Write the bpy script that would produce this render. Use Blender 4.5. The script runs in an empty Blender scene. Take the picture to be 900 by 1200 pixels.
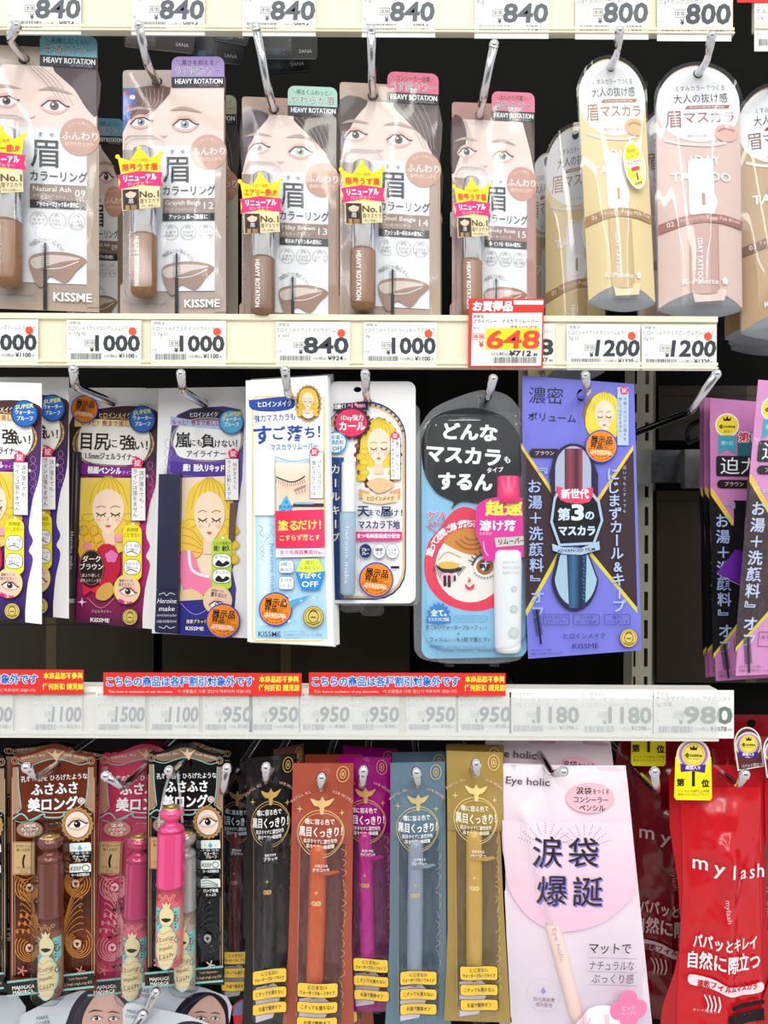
import bpy, math, random
from mathutils import Vector, noise
from mathutils.geometry import tessellate_polygon
random.seed(7)
SC = bpy.context.scene
COL = SC.collection
# ---------------------------------------------------------------- camera, world, lights, exposure
F, D, CX, CY, RO = 1000.0, 0.60, 470.0, 612.0, 0.0052     # focal length in pixels of the 900x1200 frame, distance to the price rails
cam = bpy.data.objects.new('camera', bpy.data.cameras.new('camera'))
COL.objects.link(cam)
cam.location = (0, -D, 0)
cam.rotation_euler = (math.pi / 2, -RO, 0)
cam.data.sensor_fit = 'HORIZONTAL'; cam.data.sensor_width = 36; cam.data.lens = 36 * F / 900
cam.data.shift_x = (450 - CX) / 900; cam.data.shift_y = (CY - 600) / 900
cam.data.clip_start = 0.01
SC.camera = cam
w = bpy.data.worlds.new('store_world'); SC.world = w; w.use_nodes = True
w.node_tree.nodes['Background'].inputs[0].default_value = (0.95, 0.97, 1.0, 1)
w.node_tree.nodes['Background'].inputs[1].default_value = 0.85
def lamp(name, loc, rot, sx, sy, power, col):
    l = bpy.data.lights.new(name, 'AREA'); l.shape = 'RECTANGLE'; l.size = sx; l.size_y = sy; l.energy = power; l.color = col
    o = bpy.data.objects.new(name, l); o.location = loc; o.rotation_euler = rot; COL.objects.link(o); return o
# fluorescent strips on the shop ceiling, running away from the shelf above and behind the photographer
for x, c in ((-1.25, (1, .93, 1)), (.12, (1, 1, .86)), (1.35, (.94, .97, 1))):
    lamp('ceiling_strip_light', (x, -2.7, 1.45), (0, 0, 0), .18, 4.0, 36, c)
lamp('aisle_light', (0, -2.6, 1.25), (math.radians(62), 0, 0), 2.6, .9, 24, (1, 1, .98))
SC.view_settings.view_transform = 'Standard'; SC.view_settings.look = 'None'
SC.view_settings.exposure = -0.12; SC.view_settings.gamma = 1.0; SC.view_settings.use_curve_mapping = False
SC.cycles.transparent_max_bounces = 32; SC.cycles.max_bounces = 8; SC.cycles.glossy_bounces = 3
SC.cycles.caustics_reflective = False; SC.cycles.caustics_refractive = False

# ---------------------------------------------------------------- helpers
def P(px, py, Y):
    """world point seen at photo pixel px, py at depth Y behind the rail plane"""
    u, v = (px - CX) / F, (py - CY) / F
    return Vector(((u + RO * v) * (D + Y), Y, -(v - RO * u) * (D + Y)))
def lin(h):
    if not isinstance(h, str): return h
    h = h.lstrip('#'); o = []
    if len(h) == 3: h = ''.join(c * 2 for c in h)
    for i in (0, 2, 4):
        c = int(h[i:i + 2], 16) / 255
        o.append(c / 12.92 if c <= .04045 else ((c + .055) / 1.055) ** 2.4)
    return (o[0], o[1], o[2], 1)
def mix(a, b, t):
    a, b = lin(a), lin(b)
    return tuple(a[i] * (1 - t) + b[i] * t for i in range(4))
MATS = {}
def mat(spec):
    if spec in MATS: return MATS[spec]
    k = spec.split(':')
    m = bpy.data.materials.new(spec.replace(':', '_')); m.use_nodes = True
    nt = m.node_tree; b = nt.nodes['Principled BSDF']; N = nt.nodes.new; K = nt.links.new
    def nz(scale, lo, hi):
        n = N('ShaderNodeTexNoise'); n.inputs['Scale'].default_value = scale
        t = N('ShaderNodeTexCoord'); K(t.outputs['Object'], n.inputs['Vector'])
        r = N('ShaderNodeMapRange'); K(n.outputs['Fac'], r.inputs[0]); r.inputs[3].default_value = lo; r.inputs[4].default_value = hi
        return r.outputs[0]
    if k[0] in ('print', 'gloss', 'film_print'):
        a = N('ShaderNodeAttribute'); a.attribute_name = 'col'; K(a.outputs['Color'], b.inputs['Base Color'])
        if k[0] == 'print': K(nz(180, .38, .55), b.inputs['Roughness']); b.inputs['Specular IOR Level'].default_value = .3
        else:
            K(nz(120, .1, .2), b.inputs['Roughness'])
        if k[0] == 'film_print':
            b.inputs['Specular IOR Level'].default_value = .8
    elif k[0] == 'plas':
        b.inputs['Base Color'].default_value = lin(k[1]); r = float(k[2]); K(nz(90, r * .8, r * 1.25), b.inputs['Roughness'])
    elif k[0] == 'shiny':
        b.inputs['Base Color'].default_value = lin(k[1]); r = float(k[2]); K(nz(60, r * .9, r * 1.1), b.inputs['Roughness']); b.inputs['Metallic'].default_value = .3; b.inputs['Roughness'].default_value = r; b.inputs['Specular IOR Level'].default_value = .8
    elif k[0] == 'metal':
        b.inputs['Base Color'].default_value = lin(k[1]); r = float(k[2]); K(nz(140, r * .7, r * 1.4), b.inputs['Roughness']); b.inputs['Metallic'].default_value = 1
    elif k[0] == 'clear':                       # clear:tint:opacity:roughness
        nt.nodes.remove(b); out = [n for n in nt.nodes if n.type == 'OUTPUT_MATERIAL'][0]
        tr = N('ShaderNodeBsdfTransparent'); tr.inputs[0].default_value = lin(k[1])
        gl = N('ShaderNodeBsdfGlossy'); gl.inputs['Roughness'].default_value = float(k[3])
        ge = N('ShaderNodeNewGeometry'); dt = N('ShaderNodeVectorMath'); dt.operation = 'DOT_PRODUCT'; K(ge.outputs['Incoming'], dt.inputs[0]); K(ge.outputs['Normal'], dt.inputs[1])
        ab = N('ShaderNodeMath'); ab.operation = 'ABSOLUTE'; K(dt.outputs['Value'], ab.inputs[0])
        iv = N('ShaderNodeMath'); iv.operation = 'SUBTRACT'; iv.inputs[0].default_value = 1; K(ab.outputs[0], iv.inputs[1])
        pw = N('ShaderNodeMath'); pw.operation = 'POWER'; pw.inputs[1].default_value = 5; K(iv.outputs[0], pw.inputs[0])
        mu = N('ShaderNodeMath'); mu.operation = 'MULTIPLY_ADD'; mu.inputs[1].default_value = .8; mu.inputs[2].default_value = .034; mu.use_clamp = True; K(pw.outputs[0], mu.inputs[0])
        df = N('ShaderNodeBsdfDiffuse'); df.inputs[0].default_value = (.9, .92, .93, 1)
        m1 = N('ShaderNodeMixShader'); m1.inputs[0].default_value = float(k[2]); K(tr.outputs[0], m1.inputs[1]); K(df.outputs[0], m1.inputs[2])
        m2 = N('ShaderNodeMixShader'); K(mu.outputs[0], m2.inputs[0]); K(m1.outputs[0], m2.inputs[1]); K(gl.outputs[0], m2.inputs[2])
        K(m2.outputs[0], out.inputs[0])
    elif k[0] == 'panel':                       # dark board with faint scuffs
        n = N('ShaderNodeTexNoise'); n.inputs['Scale'].default_value = 7; n.inputs['Detail'].default_value = 5
        r = N('ShaderNodeMix'); r.data_type = 'RGBA'; K(n.outputs['Fac'], r.inputs['Factor'])
        r.inputs['A'].default_value = lin(k[1]); r.inputs['B'].default_value = lin(k[2]); K(r.outputs['Result'], b.inputs['Base Color'])
        b.inputs['Roughness'].default_value = .6; b.inputs['Specular IOR Level'].default_value = .08
    MATS[spec] = m; return m
TC = {}
def glyphs(s, bold, res):
    k = (s, bold, res)
    if k not in TC:
        c = bpy.data.curves.new('t', 'FONT'); c.body = s; c.resolution_u = res; c.offset = bold
        o = bpy.data.objects.new('t', c); m = bpy.data.meshes.new_from_object(o)
        v = [(q.co.x, q.co.y) for q in m.vertices]; f = [tuple(p.vertices) for p in m.polygons]
        x = [q[0] for q in v] or [0, 1]
        TC[k] = (v, f, min(x), max(x)); bpy.data.objects.remove(o); bpy.data.curves.remove(c); bpy.data.meshes.remove(m)
    return TC[k]
def clip(pts, ax, val, keep_less):
    out = []; n = len(pts)
    for i in range(n):
        a, b = pts[i], pts[(i + 1) % n]
        ia = (a[ax] <= val) == keep_less or a[ax] == val; ib = (b[ax] <= val) == keep_less or b[ax] == val
        if ia: out.append(a)
        if ia != ib:
            t = (val - a[ax]) / (b[ax] - a[ax]); out.append((a[0] + (b[0] - a[0]) * t, a[1] + (b[1] - a[1]) * t))
    return out
def strip(pts, ax, step):
    lo = min(p[ax] for p in pts); hi = max(p[ax] for p in pts); n = max(1, int(math.ceil((hi - lo) / step)))
    for i in range(n):
        q = pts
        if i > 0: q = clip(q, ax, lo + (hi - lo) * i / n, False)
        if i < n - 1 and q: q = clip(q, ax, lo + (hi - lo) * (i + 1) / n, True)
        if len(q) > 2: yield q
def ellp(cx, cy, rx, ry=None, n=28, a0=0, a1=360):
    ry = rx if ry is None else ry
    e = [math.radians(a0 + (a1 - a0) * i / n) for i in range(n + (a1 - a0 < 360))]
    return [(cx + rx * math.cos(t), cy + ry * math.sin(t)) for t in e]
def rrp(x0, y0, x1, y1, r, n=4):
    r = max(.01, min(r, (x1 - x0) / 2, (y1 - y0) / 2)); o = []
    for cx, cy, a in ((x1 - r, y0 + r, -90), (x1 - r, y1 - r, 0), (x0 + r, y1 - r, 90), (x0 + r, y0 + r, 180)):
        for i in range(n + 1):
            t = math.radians(a + 90 * i / n); o.append((cx + r * math.cos(t), cy + r * math.sin(t)))
    return o
def smooth(pts, closed=True, n=4):
    o = []; L = len(pts)
    for i in range(L if closed else L - 1):
        g = lambda j: pts[j % L] if closed else pts[max(0, min(L - 1, j))]
        a, b, c, d = g(i - 1), g(i), g(i + 1), g(i + 2)
        for k in range(n):
            t = k / n
            o.append(tuple(.5 * (2 * b[q] + (c[q] - a[q]) * t + (2 * a[q] - 5 * b[q] + 4 * c[q] - d[q]) * t * t + (3 * b[q] - a[q] - 3 * c[q] + d[q]) * t ** 3) for q in (0, 1)))
    if not closed: o.append(pts[-1])
    return o
class Fr:
    """frame of one thing: canonical x, y -> photo pixels (affine M) -> metres at its own depth"""
    def __init__(s, name, label, cat, Y, hx, hy, M=None, group=None, yaw=0, pitch=0):
        s.Y, s.M = Y, M; s.k = (D + Y) / F; s.sc = (abs(M[0]) if M else 1.0)
        q = s.px(hx, hy); s.o = P(q[0], q[1], Y)
        r = bpy.data.objects.new(name, None); COL.objects.link(r); r.location = s.o; r.rotation_euler = (pitch, 0, yaw); r.empty_display_size = .01
        r['label'] = label; r['category'] = cat
        if group: r['group'] = group
        s.root = r
    def px(s, x, y):
        if s.M is None: return x, y
        a, b, c, d, e, f = s.M; return a * x + b * y + c, d * x + e * y + f
    def L(s, x, y, d=0):
        q = s.px(x, y); v = P(q[0], q[1], s.Y) - s.o
        return (v.x, -d * s.k * s.sc, v.z)
class B:
    """collects flat print and solid shapes; build() links them as one mesh"""
    def __init__(s, fr, spec='print', d=.3, wrap=None, step=4):
        s.fr, s.spec, s.d, s.wrap, s.step = fr, spec, d, wrap, step; s.v = []; s.f = []; s.c = []; s.ang = None; s.sm = False
    def tr(s, x, y):
        if s.ang:
            a, cx, cy = s.ang; ca, sa = math.cos(a), math.sin(a); x, y = cx + (x - cx) * ca - (y - cy) * sa, cy + (x - cx) * sa + (y - cy) * ca
        return x, y
    def rot(s, deg=0, cx=0, cy=0): s.ang = (math.radians(deg), cx, cy) if deg else None; return s
    def put(s, x, y, d, c):
        x, y = s.tr(x, y)
        if s.wrap: d = d + s.wrap(x, y)
        s.v.append(s.fr.L(x, y, d)); s.c.append(c)
    def face(s, pts, col, d):
        n = len(s.v)
        for p in pts: s.put(p[0], p[1], d, col(p) if callable(col) else col)
        s.f.append(tuple(range(n, n + len(pts))))
    def lay(s):
        if not getattr(s, 'hold', False): s.d += .07 if s.wrap else .035
        return s.d
    def poly(s, pts, col, lay=True):
        d = s.lay() if lay else s.d
        if not callable(col): col = lin(col)
        if s.wrap:
            for q in strip(pts, 0, s.step): s.face(q, col, d)
        else: s.face(pts, col, d)
        return s
    def gpoly(s, pts, cols, ax=1, n=12):
        lo = min(p[ax] for p in pts); hi = max(p[ax] for p in pts); d = s.lay(); cs = [lin(c) for c in cols]; m = len(cs) - 1
        def cf(p):
            t = max(0, min(.9999, (p[ax] - lo) / (hi - lo + 1e-9))) * m; i = int(t); return mix(cs[i], cs[i + 1], t - i)
        for q in strip(pts, ax, (hi - lo) / n):
            if s.wrap:
                for q2 in strip(q, 0, s.step): s.face(q2, cf, d)
            else: s.face(q, cf, d)
        return s
    def rect(s, x0, y0, x1, y1, col, r=0): return s.poly(rrp(x0, y0, x1, y1, r) if r else [(x0, y0), (x1, y0), (x1, y1), (x0, y1)], col)
    def ell(s, cx, cy, rx, ry=None, col='000', n=28): return s.poly(ellp(cx, cy, rx, ry, n), col)
    def line(s, pts, w, col, closed=False):
        d = s.lay(); col = lin(col); L = len(pts); N = []
        for i in range(L):
            a = pts[(i - 1) % L] if closed or i else pts[i]; b = pts[(i + 1) % L] if closed or i < L - 1 else pts[i]
            dx, dy = b[0] - a[0], b[1] - a[1]; q = math.hypot(dx, dy) or 1; N.append((-dy / q * w / 2, dx / q * w / 2))
        for i in range(L if closed else L - 1):
            j = (i + 1) % L; a, b = pts[i], pts[j]
            s.face([(a[0] + N[i][0], a[1] + N[i][1]), (b[0] + N[j][0], b[1] + N[j][1]), (b[0] - N[j][0], b[1] - N[j][1]), (a[0] - N[i][0], a[1] - N[i][1])], col, d)
        return s
    def ring(s, cx, cy, rx, ry, w, col, n=28): return s.line(ellp(cx, cy, rx, ry, n), w, col, True)
    def box(s, x0, y0, x1, y1, w, col, r=0): return s.line(rrp(x0, y0, x1, y1, r or .4), w, col, True)
    def t(s, txt, x, y, em, col='222', w=None, b=0, an='c', ang=0, it=0, out=None):
        if out: s.t(txt, x, y, em, out[0], w, out[1], an, ang, it)
        if b > .009:
            q = (b - .006) * em * .8; h0 = getattr(s, 'hold', False); s.lay(); s.hold = True
            for ux, uy in (((-1, -1), (1, -1), (-1, 1), (1, 1)) if b > .025 or em > 12 else ((-1, 0), (1, 0))): s.d += .014; s.t(txt, x + ux * q * (1 if abs(uy) else 1.3), y + uy * q * .8, em, col, w, .008, an, ang, it)
            if b > .06:
                for ux, uy in ((0, -1), (0, 1), (-1, 0), (1, 0)): s.d += .014; s.t(txt, x + ux * q, y + uy * q, em, col, w, .008, an, ang, it)
            s.hold = h0; return s
        v, f, x0, x1 = glyphs(txt, b, 1 if em < 7 else (2 if em < 26 else 4))
        if x1 <= x0: return s
        sx = (w / (x1 - x0)) if w else em; W = (x1 - x0) * sx; xs = {'c': x - W / 2, 'l': x, 'r': x - W}[an]
        ca, sa = math.cos(math.radians(ang)), math.sin(math.radians(ang)); n = len(s.v); d = s.lay(); col = lin(col)
        pp = []
        for q in v:
            X = xs - x + (q[0] - x0) * sx + it * q[1] * em; Y = (.36 - q[1]) * em
            pp.append((x + X * ca - Y * sa, y + X * sa + Y * ca))
        if s.wrap:
            for p in f:
                for g in strip([pp[i] for i in p], 0, 2.5): s.face(g, col, d)
            return s
        for g in pp: s.put(g[0], g[1], d, col)
        for p in f: s.f.append(tuple(n + i for i in p))
        return s
    def vt(s, txt, x, y, em, step, col='222', b=0, dx=0):
        s.lay(); s.hold = True
        for i, ch in enumerate(txt):
            if ch == ' ': continue
            if ch in 'ー『』（）': s.t(ch, x + dx * i + (em * .38 if ch == '『' else 0), y + i * step + (-em * .2 if ch == '』' else 0), em, col, b=b, ang=90)
            else: s.t(ch, x + dx * i, y + i * step, em, col, b=b)
        s.hold = False
        return s
    def arc(s, txt, cx, cy, r, a0, a1, em, col='222', b=0, ry=None):
        n = len(txt); s.lay(); s.hold = True
        for i, ch in enumerate(txt):
            a = a0 + (a1 - a0) * (i + .5) / n; t = math.radians(a)
            if ch != ' ': s.t(ch, cx + r * math.sin(t), cy - (ry or r) * math.cos(t), em, col, b=b, ang=a if a1 > a0 else a + 180)
        s.hold = False
        return s
    def star(s, cx, cy, r0, r1, n, col, a=0):
        return s.poly([(cx + (r0 if i % 2 == 0 else r1) * math.sin(math.pi * i / n + a), cy - (r0 if i % 2 == 0 else r1) * math.cos(math.pi * i / n + a)) for i in range(2 * n)], col)
    def bars(s, x0, y0, x1, y1, col='555', seed=1):
        R = random.Random(seed); x = x0; d = s.lay(); c = lin(col)
        while x < x1:
            ww = R.choice((.5, .8, 1.2)); s.face([(x, y0), (x + ww, y0), (x + ww, y1), (x, y1)], c, d); x += ww + R.choice((.5, .7, 1.1))
        return s
    # ---- solids
    def plate(s, pts, th=.8, col='fff', holes=(), d=0):
        loops = [pts] + [ellp(h[0], h[1], h[2], h[3] if len(h) > 3 else None, 16) for h in holes]; flat = [p for l in loops for p in l]; c = lin(col)
        tris = tessellate_polygon([[Vector((p[0], p[1], 0)) for p in l] for l in loops]); n = len(s.v)
        for dd in (d, d - th):
            for p in flat: s.put(p[0], p[1], dd, c)
        m = len(flat)
        for a in tris: s.f.append((n + a[0], n + a[1], n + a[2])); s.f.append((n + m + a[2], n + m + a[1], n + m + a[0]))
        k = n
        for l in loops:
            L = len(l)
            for i in range(L): j = (i + 1) % L; s.f.append((k + i, k + j, k + j + m, k + i + m))
            k += L
        return s
    def lathe(s, cx, prof, dc, tilt=0, seg=24, sq=1, cols=None, dt=0):
        """prof: list of (y, radius)"""
        n = len(s.v); y0 = prof[0][0]
        for i, (y, r) in enumerate(prof):
            c = lin(cols[i]) if cols else (1, 1, 1, 1)
            for j in range(seg):
                a = 2 * math.pi * j / seg; s.put(cx + (y - y0) * tilt + r * math.cos(a), y, dc + dt * (y - y0) + sq * r * math.sin(a), c)
        for i in range(len(prof) - 1):
            for j in range(seg): k = (j + 1) % seg; s.f.append((n + i * seg + j, n + i * seg + k, n + (i + 1) * seg + k, n + (i + 1) * seg + j))
        s.f.append(tuple(n + j for j in range(seg))); s.f.append(tuple(n + (len(prof) - 1) * seg + j for j in range(seg)))
        s.sm = True; return s
    def rdome(s, x0, y0, x1, y1, r, h, e=3, flange=0, n=5, cap=True, d=0):
        st = ([(-flange, 0)] if flange else []) + [(0, 0), (e * .12, h * .45), (e * .4, h * .82), (e, h)]; k0 = len(s.v); m = 0
        for (q, hh) in st:
            pp = rrp(x0 + q, y0 + q, x1 - q, y1 - q, max(.5, r - q), n); m = len(pp)
            for p in pp: s.put(p[0], p[1], d + hh, (1, 1, 1, 1))
        for i in range(len(st) - 1):
            for j in range(m): k = (j + 1) % m; s.f.append((k0 + i * m + j, k0 + i * m + k, k0 + (i + 1) * m + k, k0 + (i + 1) * m + j))
        if cap: s.f.append(tuple(k0 + (len(st) - 1) * m + j for j in range(m)))
        s.sm = True; return s
    def sheet(s, xl, xr, y0, y1, hf, nx=24, ny=60, col=None):
        """curved sheet between xl(y) and xr(y) whose height is hf(u, v, x, y)"""
        n = len(s.v)
        for j in range(ny + 1):
            v = j / ny; y = y0 + (y1 - y0) * v
            for i in range(nx + 1):
                u = i / nx; x = xl(y) + (xr(y) - xl(y)) * u; s.put(x, y, hf(u, v, x, y), col(u, v) if col else (1, 1, 1, 1))
        for j in range(ny):
            for i in range(nx): a = n + j * (nx + 1) + i; s.f.append((a, a + 1, a + nx + 2, a + nx + 1))
        s.sm = True; return s
    def build(s, name, label=None, parent=None, kind=None):
        m = bpy.data.meshes.new(name); m.from_pydata(s.v, [], s.f)
        a = m.color_attributes.new('col', 'FLOAT_COLOR', 'POINT')
        a.data.foreach_set('color', [q for c in s.c for q in c])
        m.materials.append(mat(s.spec)); m.update()
        if s.sm:
            for p in m.polygons: p.use_smooth = len(p.vertices) <= 4
        o = bpy.data.objects.new(name, m); COL.objects.link(o); o.parent = parent or s.fr.root
        if label: o['label'] = label
        if kind: o['kind'] = kind
        return o
def NZ(x, y, z=0): return noise.noise(Vector((x, y, z)))
def wires(name, paths, spec, parent=None, loc=None, ends=True):
    """round bars along world points: paths = [(points, radius)]"""
    V, Fa = [], []
    for pts, r in paths:
        n = 12; base = len(V); prev = None
        for i, p in enumerate(pts):
            a = pts[max(0, i - 1)]; b = pts[min(len(pts) - 1, i + 1)]; t = (Vector(b) - Vector(a)).normalized()
            up = Vector((0, 0, 1)) if abs(t.z) < .9 else Vector((1, 0, 0)); e1 = t.cross(up).normalized(); e2 = t.cross(e1)
            if prev is not None and e1.dot(prev) < 0: e1, e2 = -e1, -e2
            prev = e1; rr = r[i] if isinstance(r, (list, tuple)) else r
            for j in range(n): q = 2 * math.pi * j / n; V.append(Vector(p) + e1 * rr * math.cos(q) + e2 * rr * math.sin(q))
        for i in range(len(pts) - 1):
            for j in range(n): k = (j + 1) % n; Fa.append((base + i * n + j, base + i * n + k, base + (i + 1) * n + k, base + (i + 1) * n + j))
        Fa.append(tuple(base + j for j in range(n))); Fa.append(tuple(base + (len(pts) - 1) * n + j for j in range(n)))
    off = Vector(loc) if loc is not None else Vector((0, 0, 0))
    m = bpy.data.meshes.new(name); m.from_pydata([v - off for v in V], [], Fa); m.materials.append(mat(spec)); m.update()
    for p in m.polygons: p.use_smooth = len(p.vertices) == 4
    o = bpy.data.objects.new(name, m); COL.objects.link(o)
    if parent: o.parent = parent
    elif loc is not None: o.location = loc
    return o
def slab(name, x0, x1, y0, y1, z0, z1, spec, parent=None, loc=(0, 0, 0), kind=None, col=None):
    v = [(x - loc[0], y - loc[1], z - loc[2]) for x in (x0, x1) for y in (y0, y1) for z in (z0, z1)]
    f = [(0, 1, 3, 2), (4, 6, 7, 5), (0, 4, 5, 1), (2, 3, 7, 6), (0, 2, 6, 4), (1, 5, 7, 3)]
    m = bpy.data.meshes.new(name); m.from_pydata(v, [], f); m.materials.append(mat(spec)); m.update()
    if col:
        a = m.color_attributes.new('col', 'FLOAT_COLOR', 'POINT')
        for d_ in a.data: d_.color = lin(col)
    o = bpy.data.objects.new(name, m); COL.objects.link(o)
    if parent: o.parent = parent
    else: o.location = loc
    if kind: o['kind'] = kind
    return o
# ---------------------------------------------------------------- the setting
BACK = .235
slab('wall_back', -.62, .75, BACK, BACK + .01, -.72, .62, 'panel:050504:0b0a07', kind='structure')
slab('floor', -1.5, 1.5, -4, .3, -1.25, -1.2, 'panel:b8b6b0:cfccc6', kind='structure')
g_ = bpy.data.objects.new('reflection_gondola', None); COL.objects.link(g_); g_.location = (0, -2.3, -1.2); g_['label'] = 'shelf unit added out of view behind the camera, only for reflections'; g_['category'] = 'shelf unit'  # unseen unit added to give the chrome and foil contrast to reflect
slab('unit_back', -2.4, 2.4, -.4, -.36, 0, 1.45, 'plas:6c6a66:.6', g_)
for z in (.1, .45, .8, 1.12): slab('unit_shelf', -2.4, 2.4, -.36, 0, z, z + .05, 'plas:e0ddd0:.5', g_)
# perforated upright post (a bay support) with its slots cut through
def post(xc):
    x0 = P(xc, 600, .2).x; r = bpy.data.objects.new('shelf_upright', None); COL.objects.link(r); r.location = (x0, .2, -.7)
    r['label'] = 'beige steel shelf upright with two columns of slots, seen behind the purple card'; r['category'] = 'shelf upright'
    wd = .0185; sl = .0036; V = []; Fc = []
    def bx(xa, xb, za, zb, ya=0, yb=.002):
        n = len(V); V.extend([(x, y, z) for x in (xa, xb) for y in (ya, yb) for z in (za, zb)])
        Fc.extend([tuple(n + i for i in f) for f in ((0, 1, 3, 2), (4, 6, 7, 5), (0, 4, 5, 1), (2, 3, 7, 6), (0, 2, 6, 4), (1, 5, 7, 3))])
    cols = (-.0075, .0038); H = .7 + P(470, 418, .2).z; pit = .0265  # stops below the top row; the upright's shaded upper length is left out
    xs = [-wd / 2, cols[0] - sl / 2, cols[0] + sl / 2, cols[1] - sl / 2, cols[1] + sl / 2, wd / 2]
    for a, b in ((xs[0], xs[1]), (xs[2], xs[3]), (xs[4], xs[5])): bx(a, b, 0, H)
    for i in range(int(H / pit) + 1):
        for a, b in ((xs[1], xs[2]), (xs[3], xs[4])): bx(a, b, i * pit, i * pit + .009, 0, .002)
    bx(-wd / 2, -wd / 2 + .002, 0, H, .002, .03); bx(wd / 2 - .002, wd / 2, 0, H, .002, .03)
    m = bpy.data.meshes.new('slotted_face'); m.from_pydata(V, [], Fc); m.materials.append(mat('plas:b9b2a0:.45')); m.update()
    o = bpy.data.objects.new('slotted_face', m); COL.objects.link(o); o.parent = r
    o2 = slab('side_flange', wd / 2 + .001, wd / 2 + .006, .012, .03, 0, H, 'plas:77725f:.5', r)
post(753)
def rail(py0, py1, x_end, label, top_h, Y=0, col='e9e2c8', glare_haze=.1):
    """price rail: channel extrusion with lips and a clear cover strip"""
    xs = P(-60, 0, Y).x; a = P(470, py0, Y).z; b = P(470, py1, Y).z; xe = P(x_end, (py0 + py1) / 2, Y).x; k = D / F
    r = bpy.data.objects.new('price_rail', None); COL.objects.link(r); r.location = (xs, Y, b); r['label'] = label; r['category'] = 'price rail'
    prof = [(.012, a), (-.004, a), (-.0052, a - .6 * k), (-.0052, a - (top_h - 1.5) * k), (-.003, a - top_h * k), (-.003, b + 8.5 * k), (-.006, b + 8 * k), (-.006, b + 5 * k), (-.0045, b + 4.2 * k), (-.0045, b + 3 * k), (-.0068, b + 2.4 * k), (-.0068, b + .5 * k), (-.005, b), (.0, b), (.0, a - 1.6 * k), (.012, a - 1.6 * k)]
    n = len(prof); V = [(x - xs, y - Y + Y, z - b) for x in (xs, xe) for y, z in prof]
    Fc = [(i, (i + 1) % n, (i + 1) % n + n, i + n) for i in range(n)] + [tuple(range(n)), tuple(range(2 * n - 1, n - 1, -1))]
    m = bpy.data.meshes.new('rail_channel'); m.from_pydata(V, [], Fc); m.materials.append(mat('plas:%s:.35' % col)); m.update()
    o = bpy.data.objects.new('rail_channel', m); COL.objects.link(o); o.parent = r
    if glare_haze: slab('clear_cover', 0, xe - xs, -.0078, -.0074, 1.6 * k, (py1 - py0 - top_h - 1) * k, 'clear:fff:%s:.16' % glare_haze, r)  # diffuse white in the cover stands for glare on the plastic
    return r
rail(-32, 44, 857, 'cream price rail along the top, above the eyebrow packs', 10, glare_haze=0)
rail(370.5, 433, 838, 'cream price rail in the middle with red dots on its price tags', 8.5, glare_haze=0)
rail(805, 864.5, 838, 'cream price rail at the bottom, whitened for glare, carrying three red banners', 8, col='f6f3e8', glare_haze=.22)  # whiter base colour stands for the washed-out, overexposed rail
r2 = rail(-40, 38, 1000, 'short cream rail of the next bay at the top right corner', 6, glare_haze=0); r2.location.x = P(881, 0, 0).x
# ---- hooks: chrome pegs with turned-up tips
def hook(tip, hole, Yc, label, Yb=-.016, Yt=-.034, spec='metal:d8d8dc:.12', r=.0029, ball=1.12, back=BACK, grp=None, pl=(.008, .012)):
    c = P(hole[0], hole[1], Yc); bend = Vector((c.x, Yb, c.z)); T = P(tip[0], tip[1], Yt); dirn = (T - bend)
    st = Vector((c.x, back, c.z)); pts = [st, Vector((c.x, Yb + .009, c.z)), Vector((c.x, Yb + .004, c.z)) + dirn * .02, bend + dirn * .1, bend + dirn * .25, T - dirn * .03]
    u = dirn.normalized(); rb = r * ball
    pr = [(T - u * .0012, rb), (T, rb), (T + u * rb * .5, rb * .87), (T + u * rb * .85, rb * .5), (T + u * rb, rb * .1)]
    root = bpy.data.objects.new('display_hook', None); COL.objects.link(root); root.location = st
    root['label'] = label; root['category'] = 'display hook'
    if grp: root['group'] = grp
    a = wires('hook_arm', [(pts, r)], spec, root, st); b = wires('hook_tip', [([q[0] for q in pr], [q[1] for q in pr])], 'metal:eeeef2:.1', root, st)
    m = slab('mounting_plate', -pl[0], pl[0], -.004, 0, -pl[1], pl[1], 'metal:8a8a8c:.3', root)
    return root
HOOKS = [((20, 30), (29, 69), .008, 'chrome hook through the leftmost eyebrow pack of the top row'), ((163, 30), (184, 96), .008, 'chrome hook holding the eyebrow pack with the lilac tab'),
 ((300, 32), (321, 128), .008, 'chrome hook holding the eyebrow pack with the mint tab'), ((435, 35), (437, 112), .008, 'chrome hook holding the eyebrow pack with the rose-red tab'),
 ((579, 52), (562, 135), .008, 'chrome hook holding the narrow eyebrow pack beside the yellow pouches'), ((726, 36), (715, 80), .004, 'chrome hook through the front yellow tattoo pouch'), ((834, 42), (817, 88), .004, 'greyish hook through the front pink tattoo pouch'), ((912, 52), (903, 103), .012, 'hook at the right edge through the brown tattoo pouch')]
for h in HOOKS: hook(*h)
H2 = [((86, 433), (133, 472), .062, 'chrome hook above the liner card with the orange disc at its top left'), ((212, 438), (240, 474), .05, 'chrome hook over the violet waterproof liner card'), ((334, 434), (341, 466), .0, 'chrome hook through the gold-edged remover card'),
 ((428, 438), (431, 468), .01, 'chrome hook through the white mascara base pack with rounded corners'), ((578, 444), (568, 471), .01, 'chrome hook through the clear blister with the black speech bubble'), ((686, 440), (681, 464), .004, 'chrome hook through the blue-violet card with a brown cross')]
for h in H2: hook(*h)
hook((840, 438), (806, 484), .0, 'empty chrome hook between the blue-violet card and the pink cards', Yb=-.004, Yt=-.03)
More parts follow.
